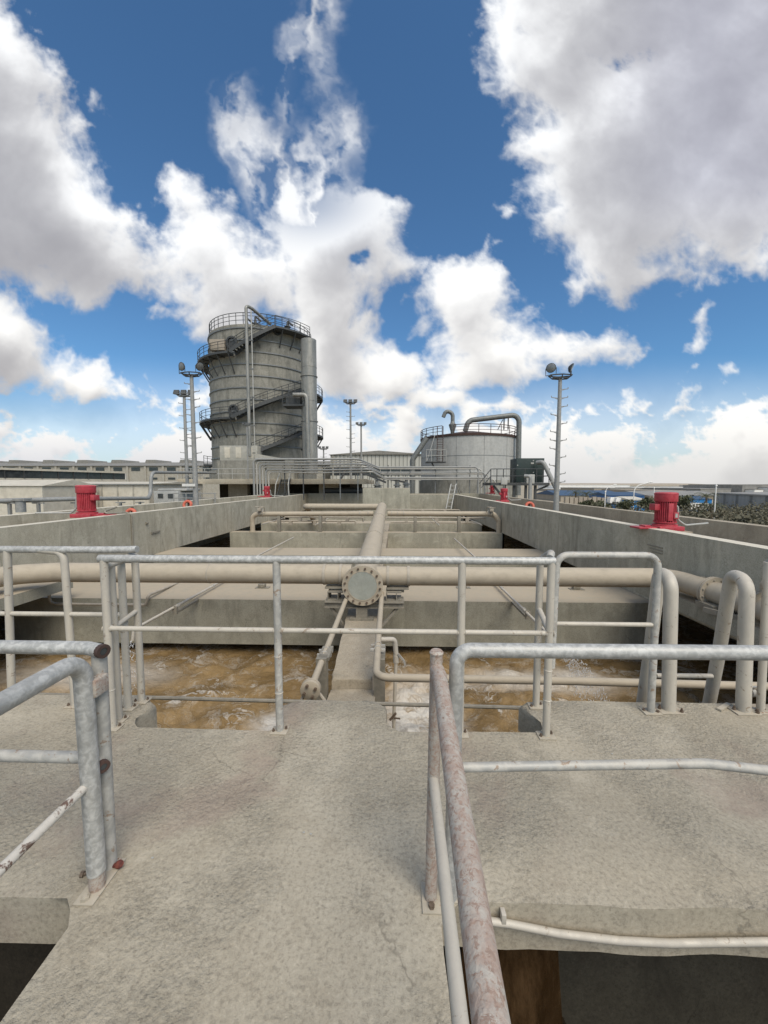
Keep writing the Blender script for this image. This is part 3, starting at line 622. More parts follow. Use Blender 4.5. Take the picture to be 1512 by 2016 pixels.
rail(t,[(-7.5,YL,zl),(-2.1,YL,zl),(P(270,1080,Y=YL).x,YL,zl+.005)],r1+.001,'galv')
zz=pz(120,1209,YL); rail(t,[(-7.5,YL,zz),(-1.97,YL,zz)],.017,'post','mid_rail')
t=thing('right_railing','bent pipe railing frame right of the opening with rounded corners','railing',(1.5,2.73,0))
YR=2.73; zr=pz(1190,1093,YR); xr1=P(1285,1250,Y=YR).x; xl1=P(1090,1250,Y=YR).x
b=MB(); b.tube([(xl1-.03,YR-.05,.35),(xl1+.005,YR,zr),(xr1+.01,YR,zr),(P(1281,1402,Y=YR).x,YR,0)],r1,14,.085); b.obj('frame_pipe','galvold',t)
xx=P(1281,1402,Y=YR).x; b=MB(); b.box(xx-.06,xx+.06,YR-.04,YR+.045,.001,.009,.002); b.obj('base_plate','platem',t)
b=MB()
for s_ in (-1,1): b.lathe([(.011,.009),(.011,.022)],(xx+s_*.043,YR-s_*.01,0),(0,0,1),6)
b.obj('bolts','bolt',t)
zz=pz(1190,1229,YR); rail(t,[(xl1,YR,zz),(xr1,YR,zz)],.016,'post','mid_rail')
def hoop(px0,py0,pxt,pyt,lab,far):
    c=P(px0,py0,Z=0); Y0=c.y; top=P(pxt,pyt,Y=Y0)
    t=thing('ladder_hoop',lab,'handrail',(c.x,Y0,0),'hooped ladder handles at the far edge of the right walkway')
    rr=.045
    f1=P(*far[0],Y=Y0+.20); f2=P(*far[1],Y=Y0+.46); d=(f2-f1)
    b=MB(); b.tube([(c.x,Y0,0),(top.x,Y0,top.z-rr),(f1.x,Y0+.2,top.z-rr),f1+d*.5,f2,f2+d*1.0],rr,18,.095,n=8); b.obj('bent_pipe','post',t)
    b=MB(); b.box(c.x-.085,c.x+.085,Y0-.06,Y0+.06,.001,.010,.003); bp=b.obj('base_plate','platem',t)
    b=MB()
    for sx in (-1,1): b.lathe([(.012,.01),(.012,.024)],(c.x+sx*.065,Y0-.02-sx*.02,0),(0,0,1),6); b.lathe([(.007,.024),(.007,.04)],(c.x+sx*.065,Y0-.02-sx*.02,0),(0,0,1),6)
    b.obj('bolts','bolt',bp)
    return t
hoop(1316,1398,1322,1126,'left one of the two hooped ladder handles at the far edge of the right walkway',((1296,1165),(1266,1375)))
hoop(1463,1400,1472,1131,'right one of the two hooped ladder handles at the far edge of the right walkway',((1438,1165),(1398,1375)))
b=MB(); b.tube([P(1292,1330,Y=3.1),P(1402,1331,Y=3.1)],.019,10); tag(b.obj('ladder_rung','post'),'short horizontal rung between the two hooped ladder handles','rung')
t=thing('edge_railing','railing at the right picture edge beyond the hooped ladder handles','railing',(2.9,2.76,0))
YE=2.76; x=P(1497,1400,Y=YE).x; xt=P(1509,1150,Y=YE).x; post(t,(xt,YE,1.1),(x,YE,0),r1); post(t,(x+1.3,YE,1.1),(x+1.3,YE,0),r1); rail(t,[(xt,YE,1.1),(x+1.3,YE,1.1)],r1,'galvold')
rail(t,[(x,YE,.6),(x+1.3,YE,.6)],.017,'post','mid_rail')
c=P(1440,1378,Y=2.80); b=MB(); b.bar((c.x-.12,2.76,.010),(c.x+.02,2.84,.010),.03,.012); tag(b.obj('flat_strip','platem'),'small flat metal strip at the slab edge between the ladder handles','bracket')
# near left railings
t=thing('near_left_railing','thick galvanised railing from the camera along the left, with a peeling painted mid rail','railing',(-1.2,1.43,0))
YA=1.425; A0=P(192,1745,Y=YA); zt=P(150,1296,Y=YA).z; x=A0.x
f0=P(0,1372,Z=zt)
b=MB(); xt=P(163,1330,Y=YA).x; b.tube([(xt-.0,-2.2,zt),(xt,YA,zt),(x,YA,.075)],.033,20,.085,n=8); b.obj('bent_rail','galv',t)
b=MB(); b.tube([(x+.0,YA,.08),(x+.0,YA,.005)],.029,18); b.obj('rusty_sleeve','rustrail',t)
zm=P(172,1542,Y=YA).z; b=MB(); b.tube([(xt-.0,-2.2,zm),(x-.01,YA,zm)],.0165,14); b.obj('mid_rail','peel',t)
post(t,(x,-1.2,zt),(x,-1.2,0),.03,'galv')
b=MB(); b.box(x-.045,x+.035,YA-.07,YA+.12,.001,.008,.002); bp=b.obj('base_plate','platem',t)
for cx,cy in ((x-.01,YA-.05),):
    b=MB(); b.lathe([(.016,.008),(.016,.02)],(cx,cy,0),(0,0,1),6); b.lathe([(.011,.02),(.009,.026)],(cx,cy,0),(0,0,1),10); b.obj('bolt','platem',bp)
c=P(232,1702,Z=.02); b=MB(); b.tube([(c.x-.035,c.y+.0,.012),(c.x,c.y,.02)],.009,6); b.lathe([(.015,0),(.016,.012),(.012,.02)],(c.x,c.y,.02),(.9,-.2,.35),8); b.obj('rusty_bolt','rustbolt',bp)
c=P(165,1722,Z=.01); b=MB(); b.tube([(c.x+.05,c.y+.01,.02),(c.x-.0,c.y,.012)],.006,6); b.lathe([(.012,0),(.012,.012)],(c.x,c.y,.012),(-.9,-.1,.1),6); b.obj('anchor_bolt','bolt',bp)
t=thing('near_cross_railing','galvanised railing from the left whose rails end in open rusty pipe mouths','railing',(-1.25,1.5,0))
Y=1.51; x=P(216,1712,Y=Y).x; xt=P(196,1300,Y=Y).x; zt=P(200,1276,Y=Y).z
post(t,(xt,Y,zt-.01),(x,Y,0),.0275,'galvold',False)
def openpipe(par,pts,r,mat,name):
    o=rail(par,pts,r,mat,name); a=Vector(pts[-1]); d=(a-Vector(pts[-2])).normalized(); b=MB(); b.lathe([(r*.55,-.03),(r*.55,.0035),(r*1.03,.0035),(r*1.04,-.012),(r*.9,-.03)],a,d,20,close=True); b.obj('rusty_mouth','redrust',o); b=MB(); b.lathe([(r*.56,-.003),(r*.56,.0005)],a,d,16); b.obj('bore_shade','glass',o)  # disc across each mouth coloured dark for the shade inside the pipe
openpipe(t,[(-5,Y,zt),(xt-.05,Y,zt),(xt+.042,Y-.03,zt)],.027,'galv','top_rail')
zm=P(205,1492,Y=Y).z
openpipe(t,[(-5,Y,zm),(x-.05,Y,zm),(P(216,1492,Y=Y).x+.012,Y-.05,zm)],.0235,'galvold','mid_rail')
post(t,(-2.9,Y,zt),(-2.9,Y,0),.0275,'galvold')
c=P(191,1350,Y=1.46); b=MB(); b.box(c.x-.02,c.x+.02,1.43,1.50,c.z-.035,c.z+.035,.006); b.obj('joining_lug','rustrail',t)
# near right railings
t=thing('rusty_near_railing','rust speckled railing right of the walkway, running from a capped post towards the camera','railing',(.15,1.42,0))
Y=1.42; xc=P(848,1770,Y=Y).x; xt=P(859,1320,Y=Y).x; zt=P(860,1286,Y=Y).z
b=MB(); b.tube([(xc,Y,.01),(xt,Y,zt)],.0235,18); b.lathe([(.026,0),(.027,.006),(.02,.014)],(xt,Y,zt-.002),(0,0,1),18); b.obj('post','rustrail',t)
b=MB(); b.box(xc-.036,xc+.036,Y-.055,Y+.06,.001,.008,.002); bp=b.obj('base_plate','platem',t)
b=MB(); b.lathe([(.012,.008),(.012,.022)],(xc,Y-.035,0),(0,0,1),6); b.obj('bolt','bolt',bp)
zr=P(872,1315,Y=Y).z; e=P(967,2016,Z=zr-.03); b=MB(); b.tube([(xt,Y+.0,zr+.0),(xt+.006,Y-.05,zr-.004),e,e+(e-Vector((xt+.006,Y-.05,zr-.004)))*2.6],.0265,20,.03); b.obj('top_rail','rustrail',t)
zm=P(855,1530,Y=Y).z; e=P(907,2016,Z=zm-.02); m0=Vector((P(853,1530,Y=Y).x,Y-.01,zm)); b=MB(); b.tube([m0,e,e+(e-m0)*2.6],.0185,16); b.obj('mid_rail','post',t)
b=MB(); b.tube([(.19,-1.2,0),(.19,-1.2,zr)],.024,14); b.obj('post','rustrail',t)
t=thing('near_right_railing','galvanised railing crossing the right walkway with a rounded corner and wavy mid rail','railing',(.22,1.43,0))
Y=1.43; a=P(897,1400,Y=Y); zt=P(1000,1281,Y=Y).z; ab=P(885,1790,Y=Y)
b=MB(); b.tube([(a.x-.01,Y,.0),(a.x+.002,Y,zt),(4.5,Y+.03,zt+.0)],.0275,20,.055,n=8); b.obj('bent_rail','galv',t)
zm=P(1000,1513,Y=Y).z; e1=P(1390,1503,Y=Y); e2=P(1530,1519,Y=Y)
b=MB(); b.tube([(a.x,Y,zm),(e1.x,Y,e1.z),(e2.x,Y,e2.z),(4.5,Y,e2.z-.02)],.0175,14,.3); b.obj('mid_rail','galvold',t)
b=MB(); b.box(a.x-.045,a.x+.045,Y-.025,Y+.06,.001,.008,.002); b.obj('base_plate','platem',t)
post(t,(3.2,Y,zt),(3.2,Y,0),.0255,'galvold')
# sagging conduit on near slab face
t=thing('sagging_conduit','pale plastic conduit sagging along the front face of the right walkway slab','conduit',(1,1.38,-.2))
YC=1.392; pts=[P(950,1812,Y=YC),P(1000,1818,Y=YC),P(1100,1838,Y=YC),P(1220,1852,Y=YC),P(1320,1857,Y=YC),P(1512,1854,Y=YC)]; pts.append(pts[-1]+Vector((2,0,.03)))
pts[0:0]=[P(915,1806,Y=YC)]
b=MB(); b.tube(pts,.0135,12,.2); b.obj('conduit','post',t)
c=P(991,1810,Y=YC); b=MB(); b.box(c.x-.009,c.x+.009,YC-.012,YC+.02,c.z-.01,c.z+.03,.003); b.obj('clip','post',t)
for i,(px_,py_) in enumerate(((598,1640),(612,1643),(300,1690),(1190,1380),(1128,1478),(1205,1485))):
    c=P(px_,py_,Z=0); b=MB(); bmesh.ops.create_icosphere(b.bm,subdivisions=1,radius=.005,matrix=Matrix.Translation(c+Vector((0,0,.003)))@Matrix.Diagonal((1.4,1,.7,1)))
    tag(b.obj('mortar_chip','cabg'),'tiny loose chip of mortar lying on the walkway','mortar chip','loose chips on the walkway')
# ------------------------------------------------------------------ red motors
def motor(loc,lab,rot=0):
    x,y,z=loc; t=thing('red_motor',lab,'motor',loc,'red vertical motors on the basin walls')
    b=MB(); b.box(x-.30,x+.30,y-.28,y+.28,z,z+.11,.01); b.obj('base_frame','red',t)
    b=MB(); b.box(x-.75,x-.301,y-.2,y+.2,z+.04,z+.085,.01); b.box(x-.56,x-.42,y-.12,y+.12,z+.085,z+.12,.01); b.obj('side_bracket','red',t)
    b=MB(); b.lathe([(.27,.11),(.27,.15),(.21,.16),(.21,.18),(.25,.185),(.25,.21)],(x,y,z),(0,0,1),28); b.obj('mounting_flange','red',t)
    b=MB()
    for k in range(8): a=k*PI/4+.2; b.lathe([(.018,.21),(.018,.24)],(x+.225*math.cos(a),y+.225*math.sin(a),z),(0,0,1),6)
    b.obj('bolts','red',t)
    b=MB(); rings=[]; n=32
    for k in range(n):
        for s,r in ((0,.19),(.32,.19),(.4,.228),(.72,.228)): rings.append(((k+s)*2*PI/n,r))
    b.prism([(x+r*math.cos(a),y+r*math.sin(a)) for a,r in rings],z+.205,z+.74); b.obj('finned_body','red',t,smooth=False)
    b=MB(); b.lathe([(.245,.72),(.25,.73),(.25,.89),(.255,.895),(.255,.925),(.235,.945),(.15,.955)],(x,y,z),(0,0,1),32); b.obj('fan_cover','red',t)
    b=MB(); b.box(x-.33,x-.2,y-.1,y+.12,z+.5,z+.66,.012); b.obj('terminal_box','red',t)
    b=MB(); b.box(x+.05,x+.16,y-.248,y-.2,z+.3,z+.46,.004); b.box(x-.09,x+.03,y-.25,y-.19,z+.25,z+.68,.01); b.obj('nameplate_boss','red',t)
    b=MB(); b.box(x+.075,x+.135,y-.252,y-.2485,z+.33,z+.43); b.obj('name_plate','cabg',t)
    b=MB(); b.tube([(x+.2,y,z+.62),(x+.3,y,z+.6),(x+.32,y,z+.25),(x+.5,y-.02,z+.12),(x+1.3,y+.3,z+.14)],.025,10,.12); b.obj('cable','cabg',t)
    return t
m=motor(P(1308,1043,Y=9.9),'large red vertical motor on a red base at the right basin wall'); 
z=m.location.z
p=P(172,1018,Y=13.4); dup(m,p,PI,'large red vertical motor on the left basin wall',1.2)
p=P(992,988,Y=27.5); dup(m,p,0,'small looking red motor further back on the right basin wall')
p=P(526,979,Y=32.5); dup(m,p,0,'small looking red motor far back on the left wall in front of the tower platform')
p=P(764,973,Y=60); dup(m,p,0,'tiny red motor visible above the concrete box at the far end')
p=P(969,972,Y=44); dup(m,p,0,'tiny red motor at the right far corner below the steel platform')
for i,(mx,my) in enumerate(((1308,9.9),(172,13.4),(992,27.5),(526,32.5))):
    pz_=P(mx,{0:1043,1:1018,2:988,3:979}[i],Y=my); 
    b=MB(); b.box(pz_.x-.4,pz_.x+.4,my-.4,my+.4,.001,pz_.z-.001); tag(b.obj('motor_plinth','slab'),'low concrete plinth under the %s red motor'%['near right','near left','far right','far left'][i],'plinth')
# lifebuoys / orange ropes
for i,(px_,py_,Y_) in enumerate(((257,1006,16.5),(369,989,20.4),(1043,992,21.5))):
    c=P(px_,py_,Y=Y_); t=thing('lifebuoy',['orange lifebuoy leaning on the left wall top behind the conduit','orange lifebuoy hanging at the foot of the left lamp mast','orange lifebuoy on the service deck left of the right lamp mast'][i],'lifebuoy',c,'orange lifebuoys')
    c=c-Vector((0,0,.14)); b=MB(); pts=[(c.x+.2*math.cos(a),c.y+.05*math.sin(a),c.z+.2*math.sin(a)) for a in [k*2*PI/20 for k in range(21)]]; b.tube(pts,.075,10,cap=False); b.obj('ring','orange',t)
    b=MB(); 
    for a in (-PI/4,-3*PI/4): b.bar((c.x+.15*math.cos(a),c.y,c.z+.15*math.sin(a)),(c.x+.285*math.cos(a),c.y,c.z+.285*math.sin(a)),.06,.17,(0,1,0))
    b.obj('white_bands','white',t)
    b=MB(); b.box(c.x-.05,c.x+.05,c.y+.08,c.y+.14,.001,c.z+.3); b.obj('stand','redrust',t)
# ------------------------------------------------------------------ lamp masts
def mast(loc,H,r0,r1,lab,heads,steps=True,side=True,sc=1.0):
    x,y,z=loc; t=thing('lamp_mast',lab,'lamp mast',loc,'steel floodlight masts')
    b=MB(); b.tube([(x,y,z),(x,y,z+H*.5),(x,y,z+H)],r0,14,r1=r1); b.obj('pole','mast',t)
    if steps:
        k=0; zz=z+H*.28
        while zz<z+H*.95:
            s=1 if k%2 else -1
            for ss in ((s,) if k%5 else (1,-1)):
                b=MB(); b.tube([(x+ss*r1*.8,y,zz),(x+ss*(r1+.27*sc),y,zz+.03),(x+ss*(r1+.27*sc),y,zz+.1)],.017*sc,6,.02); b.bar((x+ss*r1*.8,y,zz-.06),(x+ss*(r1+.14*sc),y,zz+.01),.015,.02); b.obj('climbing_step','mast',t)
            zz+=.36*sc; k+=1
    zt=z+H
    b=MB(); w=.52*sc
    for dz in (0,.12*sc):
        pts=[(x+w*math.cos(a)*(1 if dz else .7),y+.45*w*math.sin(a)*(1 if dz else .7),zt+dz) for a in [PI/6+j*PI/3 for j in range(7)]]; b.tube(pts,.028*sc,6)
    for j in range(6): a=PI/6+j*PI/3; b.tube([(x,y,zt-.05),(x+w*.7*math.cos(a),y+.3*w*math.sin(a),zt),(x+w*math.cos(a),y+.45*w*math.sin(a),zt+.12*sc)],.024*sc,6)
    b.obj('lamp_frame','dsteel' if heads!='flat' else 'msteel',t)
    if heads=='round':
        for s in (-1,1):
            hx=x+s*.42*sc; c=Vector((hx,y-.05,zt+.42*sc)); ax=Vector((-.40,-.85,-.12)) if s<0 else Vector((.80,-.42,-.42)); ax.normalize()
            b=MB(); b.lathe([(.05*sc,-.11*sc),(.12*sc,-.07*sc),(.185*sc,-.02*sc),(.20*sc,.03*sc),(.18*sc,.035*sc)],c,ax,24); f=b.obj('floodlight','dsteel',t)
            b=MB(); b.lathe([(.172*sc,.0351*sc),(.16*sc,.042*sc)],c,ax,24); b.obj('lens','lens',f)
            b=MB(); u=ax.cross(Vector((0,0,1))).normalized(); b.tube([c+u*.205*sc,c+u*.205*sc-Vector((0,0,.30*sc)),c-u*.205*sc-Vector((0,0,.30*sc)),c-u*.205*sc],.018*sc,6); b.obj('lamp_yoke','dsteel',f)
    else:
        for s in (-1,0,1):
            c=Vector((x+s*.42*sc,y-.1,zt+.22*sc)); b=MB(); b.poly([c+Vector(v)*sc for v in ((-.16,-.1,-.12),(.16,-.1,-.12),(.16,.02,.14),(-.16,.02,.14),(-.13,.1,-.12),(.13,.1,-.12),(.13,.14,.1),(-.13,.14,.1))],[(0,1,2,3),(7,6,5,4),(0,4,5,1),(1,5,6,2),(2,6,7,3),(3,7,4,0)]); f=b.obj('floodlight','dsteel',t,smooth=False)
    return t
def mastpx(pxb,pxt,pyt,Y,zb,*a,**k):
    bp=P((pxb+pxt)/2,pyt,Y=Y); return mast(Vector((bp.x,Y,zb)),bp.z-zb,*a,**k)
mastpx(1098,1108,745,17,.0,.12,.075,'right lamp mast with two round floodlights beside the red motor','round')
mastpx(380,374,740,21,.0,.145,.095,'tall lamp mast with two round floodlights left of the concrete tower','round',sc=1.15)
mastpx(363,362,780,34,-2,.16,.12,'second lamp mast just behind the left one, with a single lit looking lens','flat',sc=1.5)
mastpx(690,690,795,52,-2,.17,.12,'lamp mast with small flat floodlights right of the tower','flat',sc=1.6)
mastpx(711,711,838,58,-2,.15,.12,'lower lamp mast without steps right of the tower','flat',steps=False,sc=1.4)
mastpx(637,637,885,70,-2,.16,.12,'shortest lamp mast peeking from behind the big duct','flat',steps=True,sc=1.6)
mastpx(486,486,838,40.5,2.2,.07,.06,'slim lamp pole standing on the platform in front of the tower','flat',steps=False,sc=.8)
# ------------------------------------------------------------------ concrete tower
TC=(P(519,800,Y=50.5).x,50.5); TR=6.35; ZP=2.2; ZTOP=19.6
t=thing('digester_tower','tall round grey concrete tower wrapped by dark steel stairs and walkways','tower',(TC[0],TC[1],ZP))
b=MB(); b.lathe([(TR,ZP),(TR,ZTOP),(TR-.4,ZTOP),(TR-.45,ZTOP-.4)],(TC[0],TC[1],0),(0,0,1),96); b.obj('shell','tower',t)
nr=13
for k in range(nr):
    z=ZP+1.2+(ZTOP-ZP-1.6)*k/(nr-1)
    b=MB(); b.lathe([(TR,-.08),(TR+.10,-.06),(TR+.10,.06),(TR,.08)],(TC[0],TC[1],z),(0,0,1),96); b.obj('hoop','msteel',t)
def arcrail(r,t0,t1,z0,z1,par,h=1.1,mids=(.38,.74),step=9,rad=.035,mat='dsteel',C=TC):
    b=MB(); n=max(1,int(abs(t1-t0)/step))
    for i in range(n+1):
        a=t0+(t1-t0)*i/n; z=z0+(z1-z0)*i/n; b.tube([apt(C,r,a,z),apt(C,r,a,z+h)],rad,5)
    for m_ in mids+(1.0,): b.arctube(C,r,t0,t1,z0+h*m_,z1+h*m_,rad if m_==1.0 else rad*.75)
    return b.obj('railing',mat,par)
def platform(t0,t1,z,w=1.3,inner=False):
    b=MB(); b.arc(TC,TR+.12,TR+w,t0,t1,z-.22,z); o=b.obj('platform','dsteel',t)
    arcrail(TR+w-.05,t0,t1,z,z,o)
    b=MB(); n=int((t1-t0)/11)
    for i in range(n+1):
        a=t0+(t1-t0)*i/max(1,n); b.tube([apt(TC,TR+w-.1,a,z-.2),apt(TC,TR+.05,a,z-2.1)],.07,6); b.tube([apt(TC,TR+w-.1,a,z-.25),apt(TC,TR+.05,a,z-.25)],.06,6)
    b.obj('bracket','dsteel',o); return o
for z in (16.3,9.15): platform(-125,-10,z)
platform(-125,-80,4.2)
platform(62,110,12.9); platform(62,110,7.9)
def flight(t0,t1,z0,z1,w=1.3):
    b=MB(); n=max(8,int((z1-z0)/.22))
    for i in range(n):
        a=t0+(t1-t0)*(i+.5)/n; z=z0+(z1-z0)*(i+1)/n; da=(t1-t0)/n*.55; b.arc(TC,TR+.2,TR+w,a-da,a+da,z-.05,z,1)
    o=b.obj('stair_flight','dsteel',t)
    b=MB()
    for r in (TR+.2,TR+w):
        m=16
        for i in range(m):
            a0=t0+(t1-t0)*i/m; a1=t0+(t1-t0)*(i+1)/m; b.bar(apt(TC,r,a0,z0+(z1-z0)*i/m-.05),apt(TC,r,a1,z0+(z1-z0)*(i+1)/m-.05),.06,.36)
    b.obj('stringer','dsteel',o)
    arcrail(TR+w,t0,t1,z0,z1,o,step=6)
flight(-8,30,16.3,19.3); flight(-8,58,9.15,13.0); flight(-4,58,4.4,8.0)
b=MB(); b.arc(TC,TR+.1,TR+1.4,30,64,19.05,19.25); o=b.obj('platform','dsteel',t); arcrail(TR+1.35,30,64,19.25,19.25,o)
b=MB()
for a in (36,48,60): b.tube([apt(TC,TR+1.3,a,19.0),apt(TC,TR+.05,a,17.4)],.07,6)
b.obj('bracket','dsteel',o)
arcrail(TR-.15,0,360,ZTOP,ZTOP,t,h=1.3,step=8,rad=.04)
# manholes / openings, instruments
for (th,z,r) in ((-12,10.1,.62),(-12,17.6,.7),(34,19.2,.5)):
    c=apt(TC,TR+.02,th,z); ax=(c-Vector((TC[0],TC[1],z))); b=MB(); b.lathe([(r,0),(r,.22),(r*.72,.22),(r*.7,.02)],c,ax,24); o=b.obj('manhole','glass' if th>0 else 'dsteel',t)
c=apt(TC,TR+.5,-24,17.2); b=MB(); b.box(c.x-1.0,c.x+.7,c.y-.3,c.y+.3,16.7,17.9,.03); b.obj('instrument_box','fbrown',t)
c=apt(TC,TR+.9,22,10.4); b=MB(); cc=P(583,795,Y=43.2); b.box(cc.x-1.4,cc.x+1.0,42.8,44.6,cc.z-.3,cc.z-.1); b.box(cc.x-1.1,cc.x+.5,43,44,cc.z-.1,cc.z+.9,.03); b.obj('valve_platform','dsteel',t)
b=MB()
for dx in (-1.4,-.7,0,1.0): b.tube([(cc.x+dx,42.85,cc.z-.1),(cc.x+dx,42.85,cc.z+1.4)],.04,5)
for h in (.7,1.4): b.tube([(cc.x-1.4,42.85,cc.z+h),(cc.x+1.0,42.85,cc.z+h)],.035,5)
b.obj('railing','dsteel',t)
# equipment on tower roof
b=MB()
for dx,h in ((-.3,1.1),(.7,1.3),(4.5,.7)):
    c=Vector((TC[0]+dx,46.2,ZTOP)); b.lathe([(.25,0),(.25,h*.5),(.38,h*.55),(.38,h*.65),(.2,h*.7),(.12,h)],c,(0,0,1),14); b.tube([c+Vector((0,0,h)),c+Vector((.0,0,h+.4)),c+Vector((.6,.1,h-.1))],.12,8,.2)
b.obj('roof_fittings','dsteel',t)
b=MB(); b.lathe([(TR-.45,ZTOP-.42),(TR-.5,ZTOP-.40)],(TC[0],TC[1],0),(0,0,1),64); b.obj('roof','tower',t)
# lower plinth
b=MB(); b.lathe([(TR+.35,ZP),(TR+.35,ZP+1.1),(TR+.05,ZP+1.15)],(TC[0],TC[1],0),(0,0,1),96); b.obj('plinth','tower',t)
# big duct
t=thing('vertical_duct','wide grey vertical duct beside the right flank of the tower','duct',(0,43.5,ZP))
c=P(609,790,Y=43.6); rt=14.8/757*43.6; zt=P(609,670,Y=43.6).z
b=MB(); b.lathe([(rt,ZP+.6),(rt,zt),(rt-.05,zt+.02),(rt-.06,zt-.8)],(c.x,43.6,0),(0,0,1),40); b.obj('shell','duct',t)
for py in (742,830,790,724,905): 
    z=P(609,py,Y=43.6).z; b=MB(); b.lathe([(rt,-.05),(rt+(.09 if py in(742,830,905) else .02),-.04),(rt+(.09 if py in(742,830,905) else .02),.04),(rt,.05)],(c.x,43.6,z),(0,0,1),40); b.obj('band','duct',t)
t=thing('riser_pipe','tall slim pipe rising in front of the tower and bending over its roof rail','pipe',(0,42,ZP))
a=P(492,880,Y=42); tp=P(491,606,Y=42)
b=MB(); b.tube([(a.x,42,ZP+2.5),(a.x-.05,42,tp.z+.25),(a.x+.35,42.6,tp.z+.2),(a.x+1.5,45.3,ZTOP+.4)],.17,14,.5); b.obj('pipe_run','duct',t)
b=MB(); b.tube([(a.x+.5,42.1,ZP+2.5),(a.x+.45,42.1,tp.z-.2)],.06,8); b.obj('thin_pipe','cabg',t)
b=MB()
for z in (5,8,11,14,17): b.box(a.x-.25,a.x+.6,42.0,42.12,z,z+.08)
b.obj('pipe_bracket','msteel',t)
t=thing('elbow_pipe','pale pipe leaving the small valve platform and dropping along the duct','pipe',(0,42.3,ZP))
p1=P(577,777,Y=42.4); p2=P(604,777,Y=42.4); p3=P(608,908,Y=42.4); b=MB(); b.tube([p1,p2,Vector((p2.x+.1,42.4,p3.z))],.22,14,.45); b.obj('pipe_run','duct',t)
# ------------------------------------------------------------------ platform under tower
t=thing('tower_base_platform','flat concrete platform carrying the tower, open and dark underneath','platform',(-17,48,G))
xa=P(349,950,Y=41).x; xb=P(718,950,Y=41).x
b=MB(); b.box(xa,xb,41,60,ZP-.55,ZP,.02); b.obj('deck','slab',t)
b=MB(); b.box(xa+3,xb-2,44.5,59,-6,ZP-.551); b.obj('shade_dark_core','dark',t)  # block coloured near black for the shade below the open deck
for x in (P(632,1,Y=42).x,P(430,1,Y=42).x,P(520,1,Y=42).x):
    b=MB(); b.box(x-1.1,x+1.1,43.45,44.4,-6,ZP-.551); b.obj('column','beambrown',t)
for py,r in ((966,.35),(975,.35)):
    b=MB(); a=P(655,py,Y=43.6); c=P(714,py,Y=43.6); b.tube([a-Vector((1,0,0)),c+Vector((2,0,0))],r,12); b.obj('under_pipe','dsteel',t)
b=MB(); x=xa
while x<xa+9: b.tube([(x,41.1,ZP),(x,41.1,ZP+1.1)],.035,6); x+=1.5
for h in (.55,1.1): b.tube([(xa,41.1,ZP+h),(xa+9,41.1,ZP+h)],.03,6)
b.obj('railing','cabg',t)
t=thing('grey_container','beige metal container with a sloping duct hood standing at the tower foot','container',(0,40,ZP))
a=P(433,905,Y=42); c=P(506,877,Y=42); b=MB(); b.box(a.x,c.x,42,43.7,a.z-.1,c.z,.03); b.obj('body','contain',t)
for k in (.2,.5,.8): b=MB(); x=a.x+(c.x-a.x)*k; b.box(x-.3,x+.3,41.97,42.0,a.z+.2,c.z-.2,.01); b.obj('door_panel','cladb',t)
a2=P(502,893,Y=41.8); c2=P(560,905,Y=41.8); b=MB(); b.poly([(a2.x,41.8,a2.z),(a2.x,43,a2.z),(a2.x,43,c2.z),(a2.x,41.8,c2.z),(c2.x,41.8,c2.z+.1),(c2.x,43,c2.z+.1),(c2.x,43,c2.z-.05),(c2.x,41.8,c2.z-.05)],[(0,1,5,4),(3,7,6,2),(0,4,7,3),(1,2,6,5),(0,3,2,1),(4,5,6,7)]); b.obj('duct_hood','contain',t)
b=MB(); b.box(a.x-.3,c.x+4,42.0,43.9,ZP,a.z-.101); b.obj('base_block','tower',t)
# short stair to platform
t=thing('access_stair','steep steel stair with pale handrails climbing to the tower platform','stair',(0,40,0))
a=P(556,975,Y=39.6); w=.5
b=MB()
for i in range(9): z=.5+i*.2; y=39.5+i*.17; b.box(a.x-w,a.x+w,y,y+.22,z,z+.04)
b.bar((a.x-w,39.5,.45),(a.x-w,41,2.2),.05,.2); b.bar((a.x+w,39.5,.45),(a.x+w,41,2.2),.05,.2); b.obj('steps','dsteel',t)
for s in (-1,1):
    b=MB(); b.tube([(a.x+s*(w+.25),39.4,.3),(a.x+s*(w+.15),39.5,1.6),(a.x+s*w,41,3.3),(a.x+s*w,41.1,2.2)],.05,8,.1); b.obj('handrail','cabg',t)
# pipe rack
t=thing('pipe_rack','bundle of parallel grey pipes running right across the site on thin supports','pipe rack',(0,39,0))
for i in range(6):
    x0=P(477+i*5.5,1,Y=39).x; z=P(1,905+i*4.8,Y=39).z; zz=z; y=39+i*.12
    x1=P(700+i*6,1,Y=39).x; x2=P(742+i*3,1,Y=46).x; x3=P(958,1,Y=46).x; z3=P(1,{0:921,1:924,2:931,3:934,4:941,5:944}[i],Y=46).z
    r=.11 if i%2==0 else .075
    b=MB(); b.tube([(x0,y,-.2),(x0,y,zz),(P(600,1,Y=39).x,y,zz-.02*i),(x1,y,zz),(x2,46,z3),(x3+.4*i,46,z3),(x3+.4*i,46,.3)],r,10,.45); b.obj('pipe_run','galvold' if i%2 else 'mast',t)
for px_,Y_ in ((503,39.8),(543,39.8),(583,39.8),(627,39.8),(662,39.8),(700,40),(765,46.3),(812,46.3),(866,46.3),(912,46.3),(940,46.3)):
    x=P(px_,1,Y=Y_).x; zt=P(1,905 if Y_<41 else 917,Y=Y_).z; b=MB(); b.bar((x,Y_,.0),(x,Y_,zt),.1,.1); b.bar((x-.02,Y_-.6,zt-.8),(x-.02,Y_+.4,zt-.8),.06,.06); b.obj('support_post','dsteel' if px_%2 else 'msteel',t)
